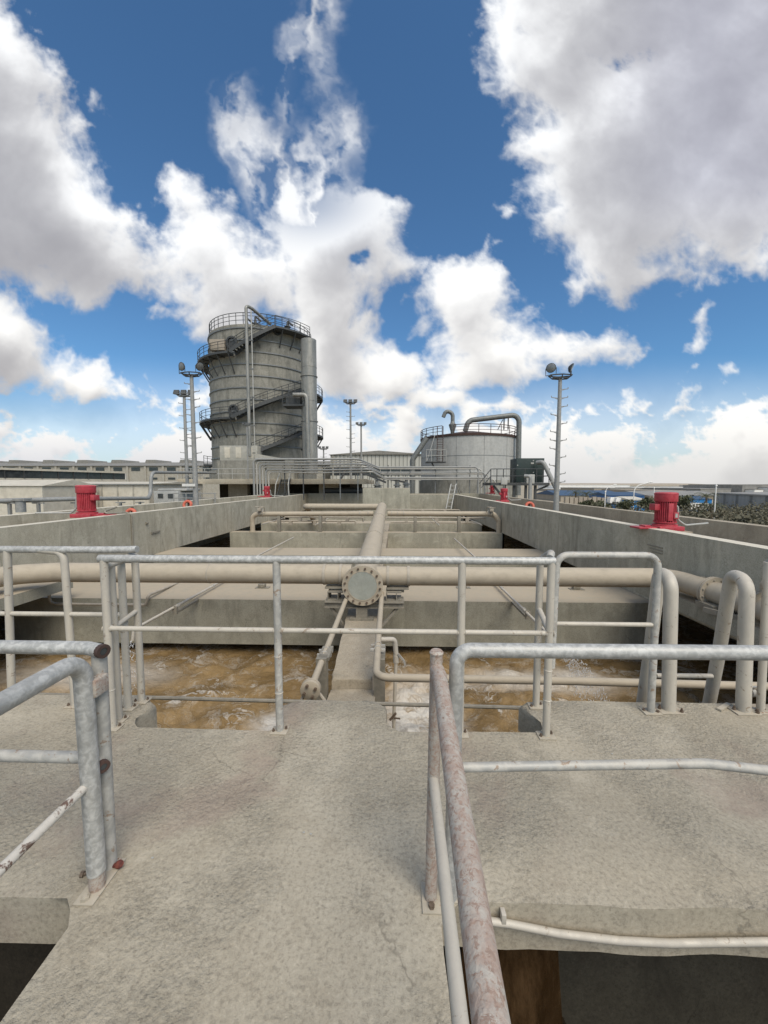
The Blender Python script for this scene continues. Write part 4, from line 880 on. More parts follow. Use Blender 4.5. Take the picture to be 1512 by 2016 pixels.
# hook/valves clutter in the middle distance
for i,(px_,py_) in enumerate(((655,958),(742,950),(782,950),(748,962),(800,948))):
    c=P(px_,py_,Y=47); t=thing('gate_valve','gate valve number of the cluster between the two round tanks','valve',(c.x,47,-.3),'gate valves between tower and tank'); t['label']='small grey gate valve standing in the pipe cluster between tower and tank'
    b=MB(); b.lathe([(.3,-.3),(.3,.2),(.45,.22),(.45,.34),(.25,.4),(.18,.9)],(c.x,47,c.z-.6),(0,0,1),12); b.obj('body','cabg',t)
    b=MB(); b.lathe([(.35,.0),(.4,.03),(.35,.06)],(c.x,47,c.z+.35),(0,0,1),14); b.tube([(c.x,47,c.z+.2),(c.x,47,c.z+.5)],.05,6); b.obj('handwheel','msteel',t)
# leaning mesh/braces clutter
t=thing('conveyor_frame','dark slanting steel frame seen between the pipe rack and the tank','frame',(0,50,0))
b=MB(); 
for (p0,p1) in (((668,950),(680,925)),((700,925),(760,950)),((725,935),(800,950)),((742,948),(738,962))): b.bar(P(*p0,Y=50),P(*p1,Y=50),.18,.25)
for px_ in range(700,800,14): b.tube([P(px_,950,Y=50),P(px_,932,Y=50)],.05,6)
b.tube([P(690,928,Y=50),P(820,930,Y=50)],.06,6); b.obj('beams','dsteel',t)
# ------------------------------------------------------------------ storage tank
KC=(P(921,900,Y=62).x,62); KR=7.4; zk=P(921,853,Y=55).z; zb_=P(921,945,Y=55).z
t=thing('storage_tank','low wide grey cylindrical tank with a railing round its roof','tank',(KC[0],KC[1],G))
b=MB(); b.lathe([(KR,zb_),(KR,zk-.3)],(KC[0],KC[1],0),(0,0,1),80); b.obj('shell','tank',t)
b=MB(); b.lathe([(KR+.25,-6),(KR+.25,zb_-.01)],(KC[0],KC[1],0),(0,0,1),80); b.obj('concrete_base','tower',t)
b=MB(); b.lathe([(KR+.12,zk-.32),(KR+.16,zk),(KR-.3,zk+.02),(1.2,zk+1.1),(.2,zk+1.15)],(KC[0],KC[1],0),(0,0,1),80); b.obj('roof','redrust',t)
for z in ((zb_+zk)/2+.2,): b=MB(); b.lathe([(KR,-.03),(KR+.03,-.02),(KR+.03,.02),(KR,.03)],(KC[0],KC[1],z),(0,0,1),80); b.obj('weld_band','msteel',t)
b=MB()
for th in range(-90,91,30): p=apt(KC,KR+.01,th+7,0); b.bar((p.x,p.y,zb_),(p.x,p.y,zk-.35),.03,.04)
b.obj('plate_seams','tankpipe',t)
arcrail(KR+.05,-26,320,zk,zk,t,h=1.25,step=13,rad=.05,mat='redrust',C=KC)
# gooseneck vent
g=P(891,842,Y=56.5); t=thing('gooseneck_vent','curved gooseneck vent with a flared collar on the tank roof','vent',g)
b=MB(); b.lathe([(.25,-.9),(.3,-.5),(.55,.3),(.55,.45),(.35,.6),(.28,.9)],g,(0,0,1),18); b.obj('collar','tankpipe',t)
b=MB(); b.tube([g+Vector((0,0,.8)),g+Vector((0,0,2.1)),g+Vector((-1.0,0,2.4)),g+Vector((-1.35,0,1.5))],.28,14,.8); b.obj('neck','tankpipe',t)
t=thing('tank_overhead_pipe','thick grey pipe rising from the tank roof, bending and dropping outside the tank','pipe',(0,57,0))
b=MB(); b.tube([P(916,842,Y=57)-Vector((0,0,.5)),P(922,828,Y=57),P(1022,816,Y=57),P(1020,975,Y=57)],.37,18,1.0); b.obj('pipe_run','tankpipe',t)
b=MB(); 
for dx in (0,.6): a=P(992,846,Y=57); b.bar(a+Vector((dx,0,0)),a+Vector((dx,0,1.6)),.15,.15)
b.bar(P(980,846,Y=57),P(990,826,Y=57),.1,.1); b.obj('pipe_trestle','dsteel',t)
t=thing('tank_side_pipe','bent thick pipe descending along the left flank of the tank','pipe',(0,56,0))
b=MB(); b.tube([P(832,873,Y=56)+Vector((.6,0,.8)),P(812,905,Y=56),P(811,975,Y=56)],.38,16,1.0); b.obj('pipe_run','tankpipe',t)
# tank ladder + landing
t=thing('tank_ladder','reddish ladder with a landing and cage on the shaded left side of the tank','ladder',(0,54.5,0))
a=P(866,908,Y=54.4); zt=P(866,852,Y=54.4).z
b=MB()
for s in (-.4,.4): b.tube([(a.x+s,54.4,a.z),(a.x+s,54.4,zt+.9)],.06,6)
z=a.z
while z<zt: b.tube([(a.x-.4,54.4,z),(a.x+.4,54.4,z)],.035,5); z+=.33
b.obj('ladder_rails','redrust',t)
c=P(857,909,Y=54); b=MB(); b.box(c.x-1.3,c.x+1.4,53.3,54.9,c.z-.15,c.z,.02); b.bar((c.x-.5,53.6,c.z-.2),(c.x+.2,55,c.z-1.3),.12,.12); b.obj('landing','dsteel',t)
b=MB()
for x in (-1.3,-.6,.7,1.4): b.tube([(c.x+x,53.35,c.z),(c.x+x,53.35,c.z+1.6)],.045,5)
for h in (.8,1.6): b.tube([(c.x-1.3,53.35,c.z+h),(c.x+1.4,53.35,c.z+h)],.04,5)
b.tube([(c.x-1.2,53.5,c.z+.1),(c.x+.1,54.3,c.z+4.2)],.04,5); b.obj('railing','cabg',t)
# ------------------------------------------------------------------ cabinet on steel platform
t=thing('control_cabinet','dark green equipment cabinet standing on a black steel platform','cabinet',(0,40,0))
Y=40; a=P(1016,950,Y=Y); c=P(1072,902,Y=Y)
b=MB(); b.box(a.x,c.x,Y,Y+2.2,a.z,c.z,.03); b.obj('body','cab',t)
b=MB(); b.box(a.x+1.55,a.x+1.58,Y-.02,Y,a.z+.1,c.z-.1); b.obj('door_seam','dsteel',t)
for px_,py_,w_,h_ in ((1048,912,.3,.16),(1050,907,.1,.1),(1050,930,.12,.1),(1019,916,.1,.1)): d=P(px_,py_,Y=Y); b=MB(); b.box(d.x-w_/2,d.x+w_/2,Y-.03,Y-.001,d.z-h_/2,d.z+h_/2); b.obj('label_plate','cabg',t)
t=thing('steel_platform','black steel platform with railings and slanting legs right of the tank','platform',(0,40,0))
x0=P(985,1,Y=39).x; x1=P(1110,1,Y=39).x; zp=P(1,950,Y=39).z
b=MB(); b.box(x0,x1,38.8,42.6,zp-.3,zp-.02); b.obj('deck','dsteel',t)
b=MB()
for px_ in (985,998,1012,1032,1058,1083,1096,1110): x=P(px_,1,Y=38.9).x; b.tube([(x,38.9,zp),(x,38.9,zp+1.35)],.045,6)
for h in (.65,1.35): b.tube([(x0,38.9,zp+h),(x1,38.9,zp+h)],.04,6); b.tube([(x1,38.9,zp+h),(x1,42.5,zp+h)],.04,6)
b.tube([(x0,38.9,zp+1.35),(x0-1.2,38.6,zp-.1)],.045,6); b.tube([(x0,38.9,zp+.65),(x0-1,38.6,zp-.5)],.045,6); b.obj('railing','dsteel',t)
b=MB()
for px_ in (1010,1030,1055,1075): x=P(px_,1,Y=40).x; b.bar((x,39.2,zp-.3),(x,39.2,.0),.22,.22)
b.bar((P(992,1,Y=39).x,39.2,zp-.3),(P(1012,1,Y=39).x,39.2,.4),.2,.2); b.bar((P(1110,1,Y=39).x,39.2,zp-.3),(P(1080,1,Y=39).x,39.2,.9),.2,.15); b.obj('legs','dsteel',t)
t=thing('elbow_vent_pipe','pale pipe leaving the green cabinet and slanting down to the right','pipe',(0,38.6,0))
b=MB(); b.tube([P(1057,911,Y=39.5),P(1069,909,Y=39.0),P(1098,968,Y=38.6)],.22,12,.4); b.obj('pipe_run','mast',t)
t=thing('junction_box','light grey junction box on a post in front of the steel platform','box',(0,37,0))
a=P(1037,952,Y=37.5); c=P(1053,934,Y=37.5); b=MB(); b.box(a.x,c.x,37.5,37.8,a.z,c.z,.03); b.obj('box_body','cabg',t)
b=MB(); b.tube([((a.x+c.x)/2,37.65,.0),((a.x+c.x)/2,37.65,a.z)],.09,8); b.obj('post','cabg',t)
c=P(1070,1,Y=36); zz=P(1,938,Y=36).z; b=MB(); b.tube([(c.x,36,.0),(c.x,36,zz),(c.x-.5,36.2,zz+.02)],.16,10,.25); tag(b.obj('bent_stub_pipe','mast'),'short grey pipe with a bent top in front of the steel platform','pipe')
t=thing('small_box','small grey instrument box at the head of the platform steps','box',(0,38,0)); a=P(993,950,Y=38.5); b=MB(); b.box(a.x-.3,a.x+.3,38.5,38.7,a.z-.2,a.z+.5,.02); b.obj('box_body','cabg',t); b=MB(); b.tube([(a.x,38.6,.0),(a.x,38.6,a.z-.2)],.05,6); b.obj('post','mast',t)
# a-frame ladder at far right corner of the basin
t=thing('ladder','pale pipe ladder leaning over the far right corner of the basin','ladder',(5,35,0))
b=MB(); p0=P(878,1002,Y=34); p1=P(888,952,Y=35); p2=P(896,972,Y=36.5)
for dx in (0,.45): b.tube([p0+Vector((dx,0,0)),p1+Vector((dx,0,0)),p2+Vector((dx,0,0))],.05,8,.15)
for k in range(6): q_=p0.lerp(p1,.1+.16*k); b.tube([q_,q_+Vector((.45,0,0))],.025,6)
b.obj('frame','cabg',t)
# ------------------------------------------------------------------ left side: pipe run & buildings
t=thing('boundary_pipe','long grey pipe on short stands behind the left parapet, stepping up at its far end','pipe',(-17,20,0))
a=P(-20,987,Y=17.6); c=P(150,982,Y=20.5); d=P(292,981,Y=26); 
b=MB(); e=P(298,930,Y=27.5); f=P(425,931,Y=40); b.tube([a,c,d,Vector((e.x,27.3,d.z+.3)),Vector((e.x,27.5,e.z)),f],.12,12,.5); b.obj('pipe_run','mast',t)
for px_,Y_ in ((18,18.2),(75,19.1),(150,20.5),(237,24.0),(275,25.5)):
    z=P(px_,985,Y=Y_).z; x=P(px_,985,Y=Y_).x; b=MB(); b.bar((x,Y_,-.5),(x,Y_,z-.1),.12,.12); b.bar((x-.3,Y_,z-.14),(x+.3,Y_,z-.14),.08,.06); b.obj('pipe_stand','mast',t)
x=P(48,990,Y=18.5); b=MB(); b.lathe([(.2,-.45),(.2,.1),(.26,.12),(.26,.2)],(x.x,18.3,x.z),(0,0,1),16); b.box(x.x-.3,x.x+.3,18.2,18.6,x.z+.1,x.z+.22); b.obj('strainer','mast',t)
def warehouse(lab,x0,x1,y0,y1,zt,roofh,mat,roofm,win=None,vents=0,group=None,ridge='x',zb=G,cat='warehouse'):
    t=thing('warehouse',lab,cat,((x0+x1)/2,(y0+y1)/2,zb),group)
    b=MB(); b.box(x0,x1,y0,y1,zb,zt); b.obj('wall',mat,t,smooth=False)
    e=.4*min(1,(y1-y0)/20)
    b=MB()
    if roofh>0:
        if ridge=='x': ym=(y0+y1)/2; v=[(x0-e,y0-e,zt),(x1+e,y0-e,zt),(x1+e,ym,zt+roofh),(x0-e,ym,zt+roofh),(x0-e,y1+e,zt),(x1+e,y1+e,zt)]
        else: xm=(x0+x1)/2; v=[(x0-e,y1+e,zt),(x0-e,y0-e,zt),(xm,y0-e,zt+roofh),(xm,y1+e,zt+roofh),(x1+e,y1+e,zt),(x1+e,y0-e,zt)]
        b.poly([(p[0],p[1],p[2]+.01) for p in v],[(0,1,2,3),(3,2,5,4)] + ([(0,3,4),(1,5,2)]) + [(0,4,5,1)])
    else: b.box(x0-.2,x1+.2,y0-.2,y1+.2,zt+.003,zt+.4)
    r=b.obj('roof',roofm,t,smooth=False)
    if win:
        n,ww,wh,zw=win
        for k in range(n):
            x=x0+(x1-x0)*(k+.5)/n; b=MB(); b.box(x-ww/2,x+ww/2,y0-.06,y0-.003,zw-wh/2,zw+wh/2); b.obj('window','glass',t,smooth=False)
    return t
# left long warehouse (far)
Y=95; z_=lambda py,Y:P(400,py,Y=Y).z; x_=lambda px,Y:P(px,950,Y=Y).x
t=warehouse('long grey factory hall on the left horizon with small windows and roof vents',x_(-330,Y),x_(640,Y),Y,Y+45,z_(917,Y),z_(908,Y)-z_(917,Y)+1.0,'clad','cladd')
px_=-20
while px_<430:
    b=MB(); x=x_(px_,Y); w=x_(px_+17,Y)-x; b.box(x,x+w,Y-.08,Y-.004,z_(927,Y),z_(920,Y)); b.obj('window','glass',t,smooth=False); 
    if px_>280: b=MB(); b.box(x+.2,x+w-.2,Y-.08,Y-.004,z_(944,Y),z_(940,Y)); b.obj('window','glass',t,smooth=False)
    b=MB(); xx=x_(px_-9,Y); b.box(xx,xx+.5,Y-.3,Y-.004,G,z_(917.5,Y)); b.obj('pilaster','clad',t,smooth=False)
    px_+=35
for px_ in range(-10,430,65):
    x=x_(px_,Y+20); b=MB(); b.poly([(x-2,Y+16,z_(909,Y)),(x+2,Y+16,z_(909,Y)),(x+1.4,Y+16,z_(905,Y+16)),(x-1.4,Y+16,z_(905,Y+16)),(x-2,Y+24,z_(909,Y)),(x+2,Y+24,z_(909,Y)),(x+1.4,Y+24,z_(905,Y+16)),(x-1.4,Y+24,z_(905,Y+16))],[(0,1,2,3),(7,6,5,4),(0,4,5,1),(1,5,6,2),(2,6,7,3),(3,7,4,0)]); b.obj('roof_vent','cladd',t,smooth=False)
# glazed hall: roof edge slopes in view => wall receding
t=thing('glazed_hall','low hall at the left with a long dark glazed strip under a pale roof edge','hall',(-45,45,G))
p0=P(-300,905,Y=33); A_=P(247,944,Y=60); a0=Vector((A_.x,60,G)); 
pb=P(0,945,Y=44); pa=P(0,917,Y=44); 
x1,y1,zt1=A_.x,60,P(247,929,Y=60).z; zb1=A_.z; x0,y0=pb.x-12,36; 
x0,y0,zt0,zb0=pb.x,44,pa.z,pb.z
ex=Vector((x0-x1,y0-y1,0)); s=1.7
X2,Y2=x1+ex.x*s,y1+ex.y*s; zt2=zt1; zb2=zb1
nrm_=Vector((-(y1-y0),(x1-x0),0)).normalized(); back=Vector((nrm_.x,nrm_.y,0))*18
if back.y<0: back=-back
def wallbox(par,name,mat,A,B,z0,z1,th):
    b=MB(); a=Vector((A[0],A[1],0)); c=Vector((B[0],B[1],0)); v=[]
    for z in (z0,z1):
        for p in (a,c,c+th,a+th): v.append((p.x,p.y,z))
    b.poly(v,[(0,1,2,3),(7,6,5,4),(0,4,5,1),(1,5,6,2),(2,6,7,3),(3,7,4,0)]); return b.obj(name,mat,par,smooth=False)
zc1=zt1-.25
wallbox(t,'wall','cladb',(x1,y1),(X2,Y2),G,zb1-.0,back)
wallbox(t,'glazing','glass',(x1,y1),(X2,Y2),zb1+.001,zc1,back*.98)
wallbox(t,'roof','fwhite' if 0 else 'cladb',(x1+.2,y1-.3),(X2,Y2-.3),zc1+.002,zt1,back)
n=14; f_=back.normalized()*-.05
for k in range(n+1):
    p=Vector((x1,y1,0)).lerp(Vector((X2,Y2,0)),k/n)+f_; b=MB(); b.bar((p.x,p.y,zb1),(p.x,p.y,zc1),.1,.1); b.obj('mullion','fwhite' if k==0 else 'dsteel',t)
# shed nearer
Y=32; t=warehouse('low cream shed with panel joints and a shallow roof behind the left red motor',x_(72,Y),x_(294,Y),Y,Y+9,z_(953,Y),.22,'cladb','cladb',cat='shed')
for px_ in (72,120,161,200,231,262,293): b=MB(); x=x_(px_,Y); b.box(x-.05,x+.05,Y-.05,Y-.004,G,z_(953.5,Y)); b.obj('panel_joint','clad',t,smooth=False)
b=MB(); b.box(x_(72,Y)-.2,x_(294,Y)+.2,Y-.15,Y-.11,z_(955,Y),z_(952.5,Y)); b.obj('gutter','mast',t)
t=warehouse('cream lean-to shed at the left picture edge with a sloping roof',x_(-260,26),x_(69,26),26.5,31.5,z_(957,26),.45,'cladb','cladb',cat='shed')
# grey skip / truck top at (330,975)
t=thing('grey_hopper','pale grey ribbed hopper behind the left parapet near the lamp mast','hopper',(-16,32,0)); a=P(302,985,Y=30); c=P(350,962,Y=30)
b=MB(); b.box(a.x,c.x,30,33,a.z-1,c.z-.2,.1); b.box(a.x+.1,c.x+.5,30.4,32.6,c.z-.2,c.z,.1); b.obj('body','cabg',t)
for k in (.3,.7): x=a.x+(c.x-a.x)*k; b=MB(); b.box(x-.2,x+.2,29.95,29.999,c.z-.75,c.z-.4); b.obj('window','glass',t)
t=thing('left_deck_railing','thin railing beside the hopper behind the left parapet','railing',(-15,28,0)); b=MB()
for px_ in (303,316,330,360,392): x=P(px_,1,Y=28).x; b.tube([(x,28,-.2),(x,28,P(1,971,Y=28).z)],.04,6)
zz=P(1,971,Y=28).z; b.tube([(P(303,1,Y=28).x,28,zz),(P(395,1,Y=28).x,28,zz)],.035,6); b.tube([(P(303,1,Y=28).x,28,zz-.35),(P(395,1,Y=28).x,28,zz-.35)],.03,6); b.obj('frame','mast',t)
a=P(368,955,Y=20.6); b=MB(); b.box(a.x-.36,a.x+.36,20.75,20.79,a.z-.07,a.z+.07); tag(b.obj('sign_plate','white'),'blank white plate strapped across the left lamp mast','sign')
# middle warehouse
Y=88; t=warehouse('pale ribbed warehouse between the tower and the tank',x_(651,Y),x_(842,Y),Y,Y+30,z_(896,Y),.9,'rib','cladd',ridge='y')
for k in range(9): b=MB(); x=x_(659+k*20,Y); b.box(x-1.1,x+1.1,Y-.06,Y-.004,z_(936,Y),z_(921,Y)); b.obj('window','glass',t,smooth=False)
b=MB(); x=x_(655,Y); b.box(x,x+.3,Y-.2,Y-.004,G,z_(897,Y)); b.obj('downpipe','clad',t)
# right grey warehouse
t=thing('grey_warehouse','large plain grey warehouse wall at the right picture edge','warehouse',(90,100,G))
A1=P(1405,972,Y=120); B1=P(1560,955,Y=75)
z1=A1.z
a=Vector((A1.x,120,0)); c=Vector((B1.x+8,70,0)); th=Vector((70,30,0))
wallbox(t,'wall','ribx',(a.x,a.y),(c.x,c.y),G,z1-.0,th); wallbox(t,'roof','fgrey',(a.x-.3,a.y+.3),(c.x-.3,c.y),z1+.003,z1+.35,th)
# blue warehouses
t=warehouse('long low shed with a slate blue roof and tan wall, far right of the tank',x_(1105,170),x_(1235,170),170,200,z_(975,170),z_(966,170)-z_(975,170),'fbrown','blued')
t=warehouse('bright blue walled shed behind the palms',x_(1200,150),x_(1270,150),150,165,z_(975,150),1.2,'blue','blued')
t=warehouse('bright blue walled shed right of the red motor',x_(1362,110),x_(1404,110),110,120,z_(982,110),.8,'blue2','blued')
t=warehouse('vivid blue gable shed just left of the red motor',x_(1246,100),x_(1278,100),100,112,z_(984,100),.8,'blue2','cladb')
t=warehouse('long pale grey roofed hall behind the blue sheds',x_(1280,190),x_(1440,190),190,230,z_(975,190),2,'fbrown','fgrey')
k=0
random.seed(3)
for (px0,px1,pt,pb_,Y,m,r) in ((1100,1240,955.5,966,420,'fwhite','fwhite'),(1235,1300,957,963,520,'fwhite','fgrey'),(1130,1210,955,958,700,'fwhite','fwhite'),(1258,1318,960,966,380,'fgrey','fgrey'),(1300,1400,957,960,650,'fwhite','fgrey'),(1395,1470,956,960,600,'fgrey','fwhite'),(1440,1530,954,962,420,'fgrey','fgrey'),(1462,1500,956,967,300,'fgrey','fgrey'),(1330,1390,961,966,330,'fbrown','fwhite'),(1380,1440,962,969,260,'fgrey','fgrey'),(1290,1350,966,972,240,'fbrown','fbrown'),(1170,1260,961,968,300,'fbrown','fgrey')):
    warehouse(['wide white hall on the right horizon behind the blue roofed shed','white hall with a grey roof on the right horizon, above the tall street lamp','thin white roof on the skyline right of the mast','flat grey roofed block above the red motor','long white building on the skyline above the red motor','grey building on the skyline right of the red motor','grey building on the skyline at the far right','boxy dark grey building at the far right above the grey warehouse','tan building with a white roof right of the red motor','low grey building above the grey warehouse corner','low tan building beside the top of the red motor','tan building behind the slate blue roof'][k],x_(px0,Y),x_(px1,Y),Y,Y+60,P(1300,pt+(1 if pt>956 else .3),Y=Y).z,.0,m,r,cat='building'); k+=1
for i in range(44):
    Y=random.uniform(280,1100); px0=random.uniform(1090,1600); w=random.uniform(12,45); top=random.uniform(956.5,962.5)+(300/Y)*2
    warehouse('one of the many pale flat roofed halls of the industrial area on the right horizon',x_(px0,Y),x_(px0+w,Y),Y,Y+random.uniform(30,80),P(1300,top,Y=Y).z,0,random.choice(['fwhite','fgrey','fbrown','fwhite']),random.choice(['fwhite','fgrey','fgrey']),group='far pale halls along the right horizon',cat='building')
# distant low hills
b=MB(); vs=[];fs=[];n=60
for i in range(n+1):
    x=-4200+8400*i/n; h=18+14*noise.noise(Vector((i*.17,0,0)))+6*noise.noise(Vector((i*.6,3,0)))
    vs+= [(x,5200,-6.5),(x,5600,max(2,h)-6),(x,6200,-6.5)]
for i in range(n): a=i*3; fs+=[(a,a+3,a+4,a+1),(a+1,a+4,a+5,a+2)]
b.poly(vs,fs); struct(b.obj('hills','fbrown'))
# street lamps on the road at the right
for i,(px_,pt,arm,Y) in enumerate(((1249,950,32,95),(1193,955,18,130),(1192,968,0,90),(1410,956,0,70),(1288,960,0,110))):
    a=P(px_,pt,Y=Y); t=thing('street_lamp',['tall street lamp with a long curved arm left of the right red motor','smaller street lamp with a curved arm near the right mast','straight pale pole among the shrubs between mast and motor','straight pale pole right of the red motor','thin pole just left of the right red motor'][i],'street lamp',(a.x,Y,G))
    b=MB(); 
    if arm: e=P(px_+arm,pt-1,Y=Y); b.tube([(a.x,Y,G),(a.x,Y,a.z-.9),(e.x,Y,e.z)],.11,8,2.0); b.lathe([(.1,-.5),(.18,0),(.1,.5)],e,(1,0,0),8)
    else: b.tube([(a.x,Y,G),(a.x,Y,a.z)],.10,8); b.lathe([(.16,-.12),(.16,.12)],(a.x,Y,a.z),(1,0,0),8)
    b.obj('pole','fwhite',t)
# ------------------------------------------------------------------ vegetation
def leafcloud(b,c,r,n,s):
    for k in range(n):
        while 1:
            p=Vector((rnd(-1,1),rnd(-1,1),rnd(-1,1)))
            if .25<p.length<1.05+.25*noise.noise(p*2.5+c): break
        p=Vector((p.x*r[0],p.y*r[1],p.z*r[2]))+c; u=Vector((rnd(-1,1),rnd(-1,1),rnd(-1,1))).normalized(); v=u.cross(Vector((rnd(-1,1),rnd(-1,1),rnd(-1,1)))).normalized(); w=s*rnd(.6,1.3)
        vs=[b.bm.verts.new(p+u*w),b.bm.verts.new(p+v*w*.5),b.bm.verts.new(p-u*w),b.bm.verts.new(p-v*w*.5)]; b.bm.faces.new(vs)
random.seed(5)
b=MB(); 
Y0=34
for i in range(420):
    f=random.random(); Y=34+55*f*f; px_=random.uniform(1115,1720) 
    if Y<50 and px_<1290: Y+=25
    if px_<1300 and i%3: continue
    x=x_(px_,Y); h=rnd(.9,2.0)*(1.25 if Y<60 else 1.6)
    leafcloud(b,Vector((x,Y,-4.9+h*.45+ (.75 if Y<50 else -.2))),(rnd(1.2,2.6),rnd(1.2,2.2),h*.6),95,.26)
o=b.obj('shrubs','leaf2',smooth=False); o['kind']='stuff'; o['label']='belt of dusty dark shrubs beyond the right parapet'; o['category']='shrubs'
def tree(x,Y,h,r,lab,n=420):
    t=thing('bushy_tree',lab,'tree',(x,Y,G)); b=MB(); b.tube([(x,Y,G),(x+.1,Y,G+h*.3),(x,Y,G+h*.55)],.25,8,r1=.12)
    for k in range(5): a=k*1.3; b.tube([(x,Y,G+h*.4),(x+r*.5*math.cos(a),Y+r*.5*math.sin(a),G+h*.72)],.1,6,r1=.04)
    b.obj('trunk','trunk',t); b=MB()
    for k in range(9): leafcloud(b,Vector((x+rnd(-.55,.55)*r,Y+rnd(-.5,.5)*r,G+h*rnd(.5,.85))),(r*rnd(.35,.55),r*.45,h*rnd(.13,.2)),n//9*1,.26)
    b.obj('crown','leaf',t,smooth=False)
for px_,Y,h,r,l in ((1155,95,4.4,2.0,'small bushy tree right of the mast'),(1186,92,4.2,2.2,'rounded tree in front of the blue roofed shed'),(1235,90,4.4,2.4,'wide bushy tree left of the vivid blue gable shed'),(1277,85,5.0,2.2,'dense tree immediately left of the red motor'),(1350,88,5.4,2.4,'bushy tree immediately right of the red motor')):
    tree(x_(px_,Y),Y,h,r,l,900)
def palm(x,Y,h,lab,R=2.3):
    t=thing('palm_tree',lab,'palm tree',(x,Y,G),'palms between the sheds'); b=MB(); b.tube([(x,Y,G),(x+.1,Y,G+h*.5),(x,Y,G+h)],.28,8,r1=.2); b.obj('trunk','trunk',t)
    b=MB()
    for k in range(26):
        a=k*2.4; el=rnd(-.2,1.1); pts=[]
        for j in range(7):
            s=j/6; rr=R*s; z=G+h+R*(math.sin(el)*s-.75*s*s); pts.append(Vector((x+rr*math.cos(a)*math.cos(el*.6),Y+rr*math.sin(a)*math.cos(el*.6),z)))
        for j in range(6):
            d=(pts[j+1]-pts[j]); sd=Vector((-math.sin(a),math.cos(a),0))
            for s_ in (-1,1):
                for m_ in range(2):
                    q0=pts[j]+d*(m_*.5); tip=q0+sd*s_*.45*(1-.1*j)+d*.5+Vector((0,0,-.22)); b.bm.faces.new([b.bm.verts.new(q0),b.bm.verts.new(q0+d*.22),b.bm.verts.new(tip)])
    b.obj('fronds','leaf',t,smooth=False)
for px_,pt,Y,l in ((1391,974,98,'palm in front of the bright blue shed right of the motor'),(1400,995,80,'lower palm crown below the tall palm'),(1347,985,92,'palm close to the right side of the red motor'),(1133,968,130,'left palm of the two by the mast'),(1154,970,128,'right palm of the two by the mast'),(1272,988,88,'palm half hidden by the left side of the red motor')):
    a=P(px_,pt,Y=Y); palm(a.x,Y,a.z-G-.2,l,3.2 if Y<110 else 3.8)
# parked white vans
def van(px_,py_,Y,lab,L=5.0):
    c=P(px_,py_,Y=Y); x=c.x; z=c.z; t=thing('parked_van',lab,'van',(x,Y,z),'white vehicles parked beyond the shrubs')
    b=MB(); b.poly([(x-L/2,Y-.9,z+.35),(x+L/2,Y-.9,z+.35),(x+L/2,Y-.9,z+1.0),(x+L/2-.9,Y-.85,z+1.15),(x+L/2-1.5,Y-.75,z+1.9),(x-L/2+.2,Y-.75,z+1.95),(x-L/2,Y-.85,z+1.2)]+[(x-L/2,Y+.9,z+.35),(x+L/2,Y+.9,z+.35),(x+L/2,Y+.9,z+1.0),(x+L/2-.9,Y+.85,z+1.15),(x+L/2-1.5,Y+.75,z+1.9),(x-L/2+.2,Y+.75,z+1.95),(x-L/2,Y+.85,z+1.2)],[(0,1,2,3,4,5,6),(13,12,11,10,9,8,7)]+[(i,(i+1)%7,(i+1)%7+7,i+7) for i in range(7)]); b.obj('body','fwhite',t,smooth=False)
    b=MB(); b.box(x-.6,x+L/2-1.7,Y-.86,Y-.80,z+1.2,z+1.7); b.obj('side_window','glass',t)
    for s in (-1,1): b=MB(); b.lathe([(.36,-.1),(.36,.1)],(x+s*L*.32,Y-.85,z+.36),(0,1,0),14); b.obj('wheel','dsteel',t)
van(1376,1006,95,'white van parked behind the shrubs right of the red motor',6); van(1235,994,105,'white van parked left of the right red motor',7); van(1214,993,106,'white car leftmost of the vehicles near the motor',4.5)
b=MB(); 
for k in range(14): px_=1118+k*9; x=x_(px_,118); b.box(x-.55,x+.55,118,119,-5.99,P(px_,978+ (k%3),Y=118).z)
o=b.obj('boundary_fence','fbrown'); tag(o,'low tan block fence with gaps in front of the blue roofed shed','fence')
b=MB(); b.box(9.76,60,70,92,G+.001,G+.03); 
o=b.obj('road','cladd'); struct(o)
import numpy as np
def _val(u,v,seed):
    rs=np.random.RandomState(seed); T=rs.rand(256,256); iu=np.floor(u).astype(int); iv=np.floor(v).astype(int); fu=u-iu; fv=v-iv
    fu=fu*fu*fu*(fu*(fu*6-15)+10); fv=fv*fv*fv*(fv*(fv*6-15)+10)
    a=T[iu&255,iv&255]; b=T[(iu+1)&255,iv&255]; c=T[iu&255,(iv+1)&255]; d=T[(iu+1)&255,(iv+1)&255]
    return a*(1-fu)*(1-fv)+b*fu*(1-fv)+c*(1-fu)*fv+d*fu*fv
def fbm(u,v,s,octv,rough,seed,bil=False):
    t=0;a=1;n=0
    for o in range(octv):
        c,si=math.cos(o*1.1),math.sin(o*1.1); x=_val((u*c-v*si)*s+17*o,(u*si+v*c)*s+31*o,seed+o)
        if bil: x=1-np.abs(2*x-1)**.8
        t=t+x*a; n+=a; a*=rough; s*=2.07
    return t/n
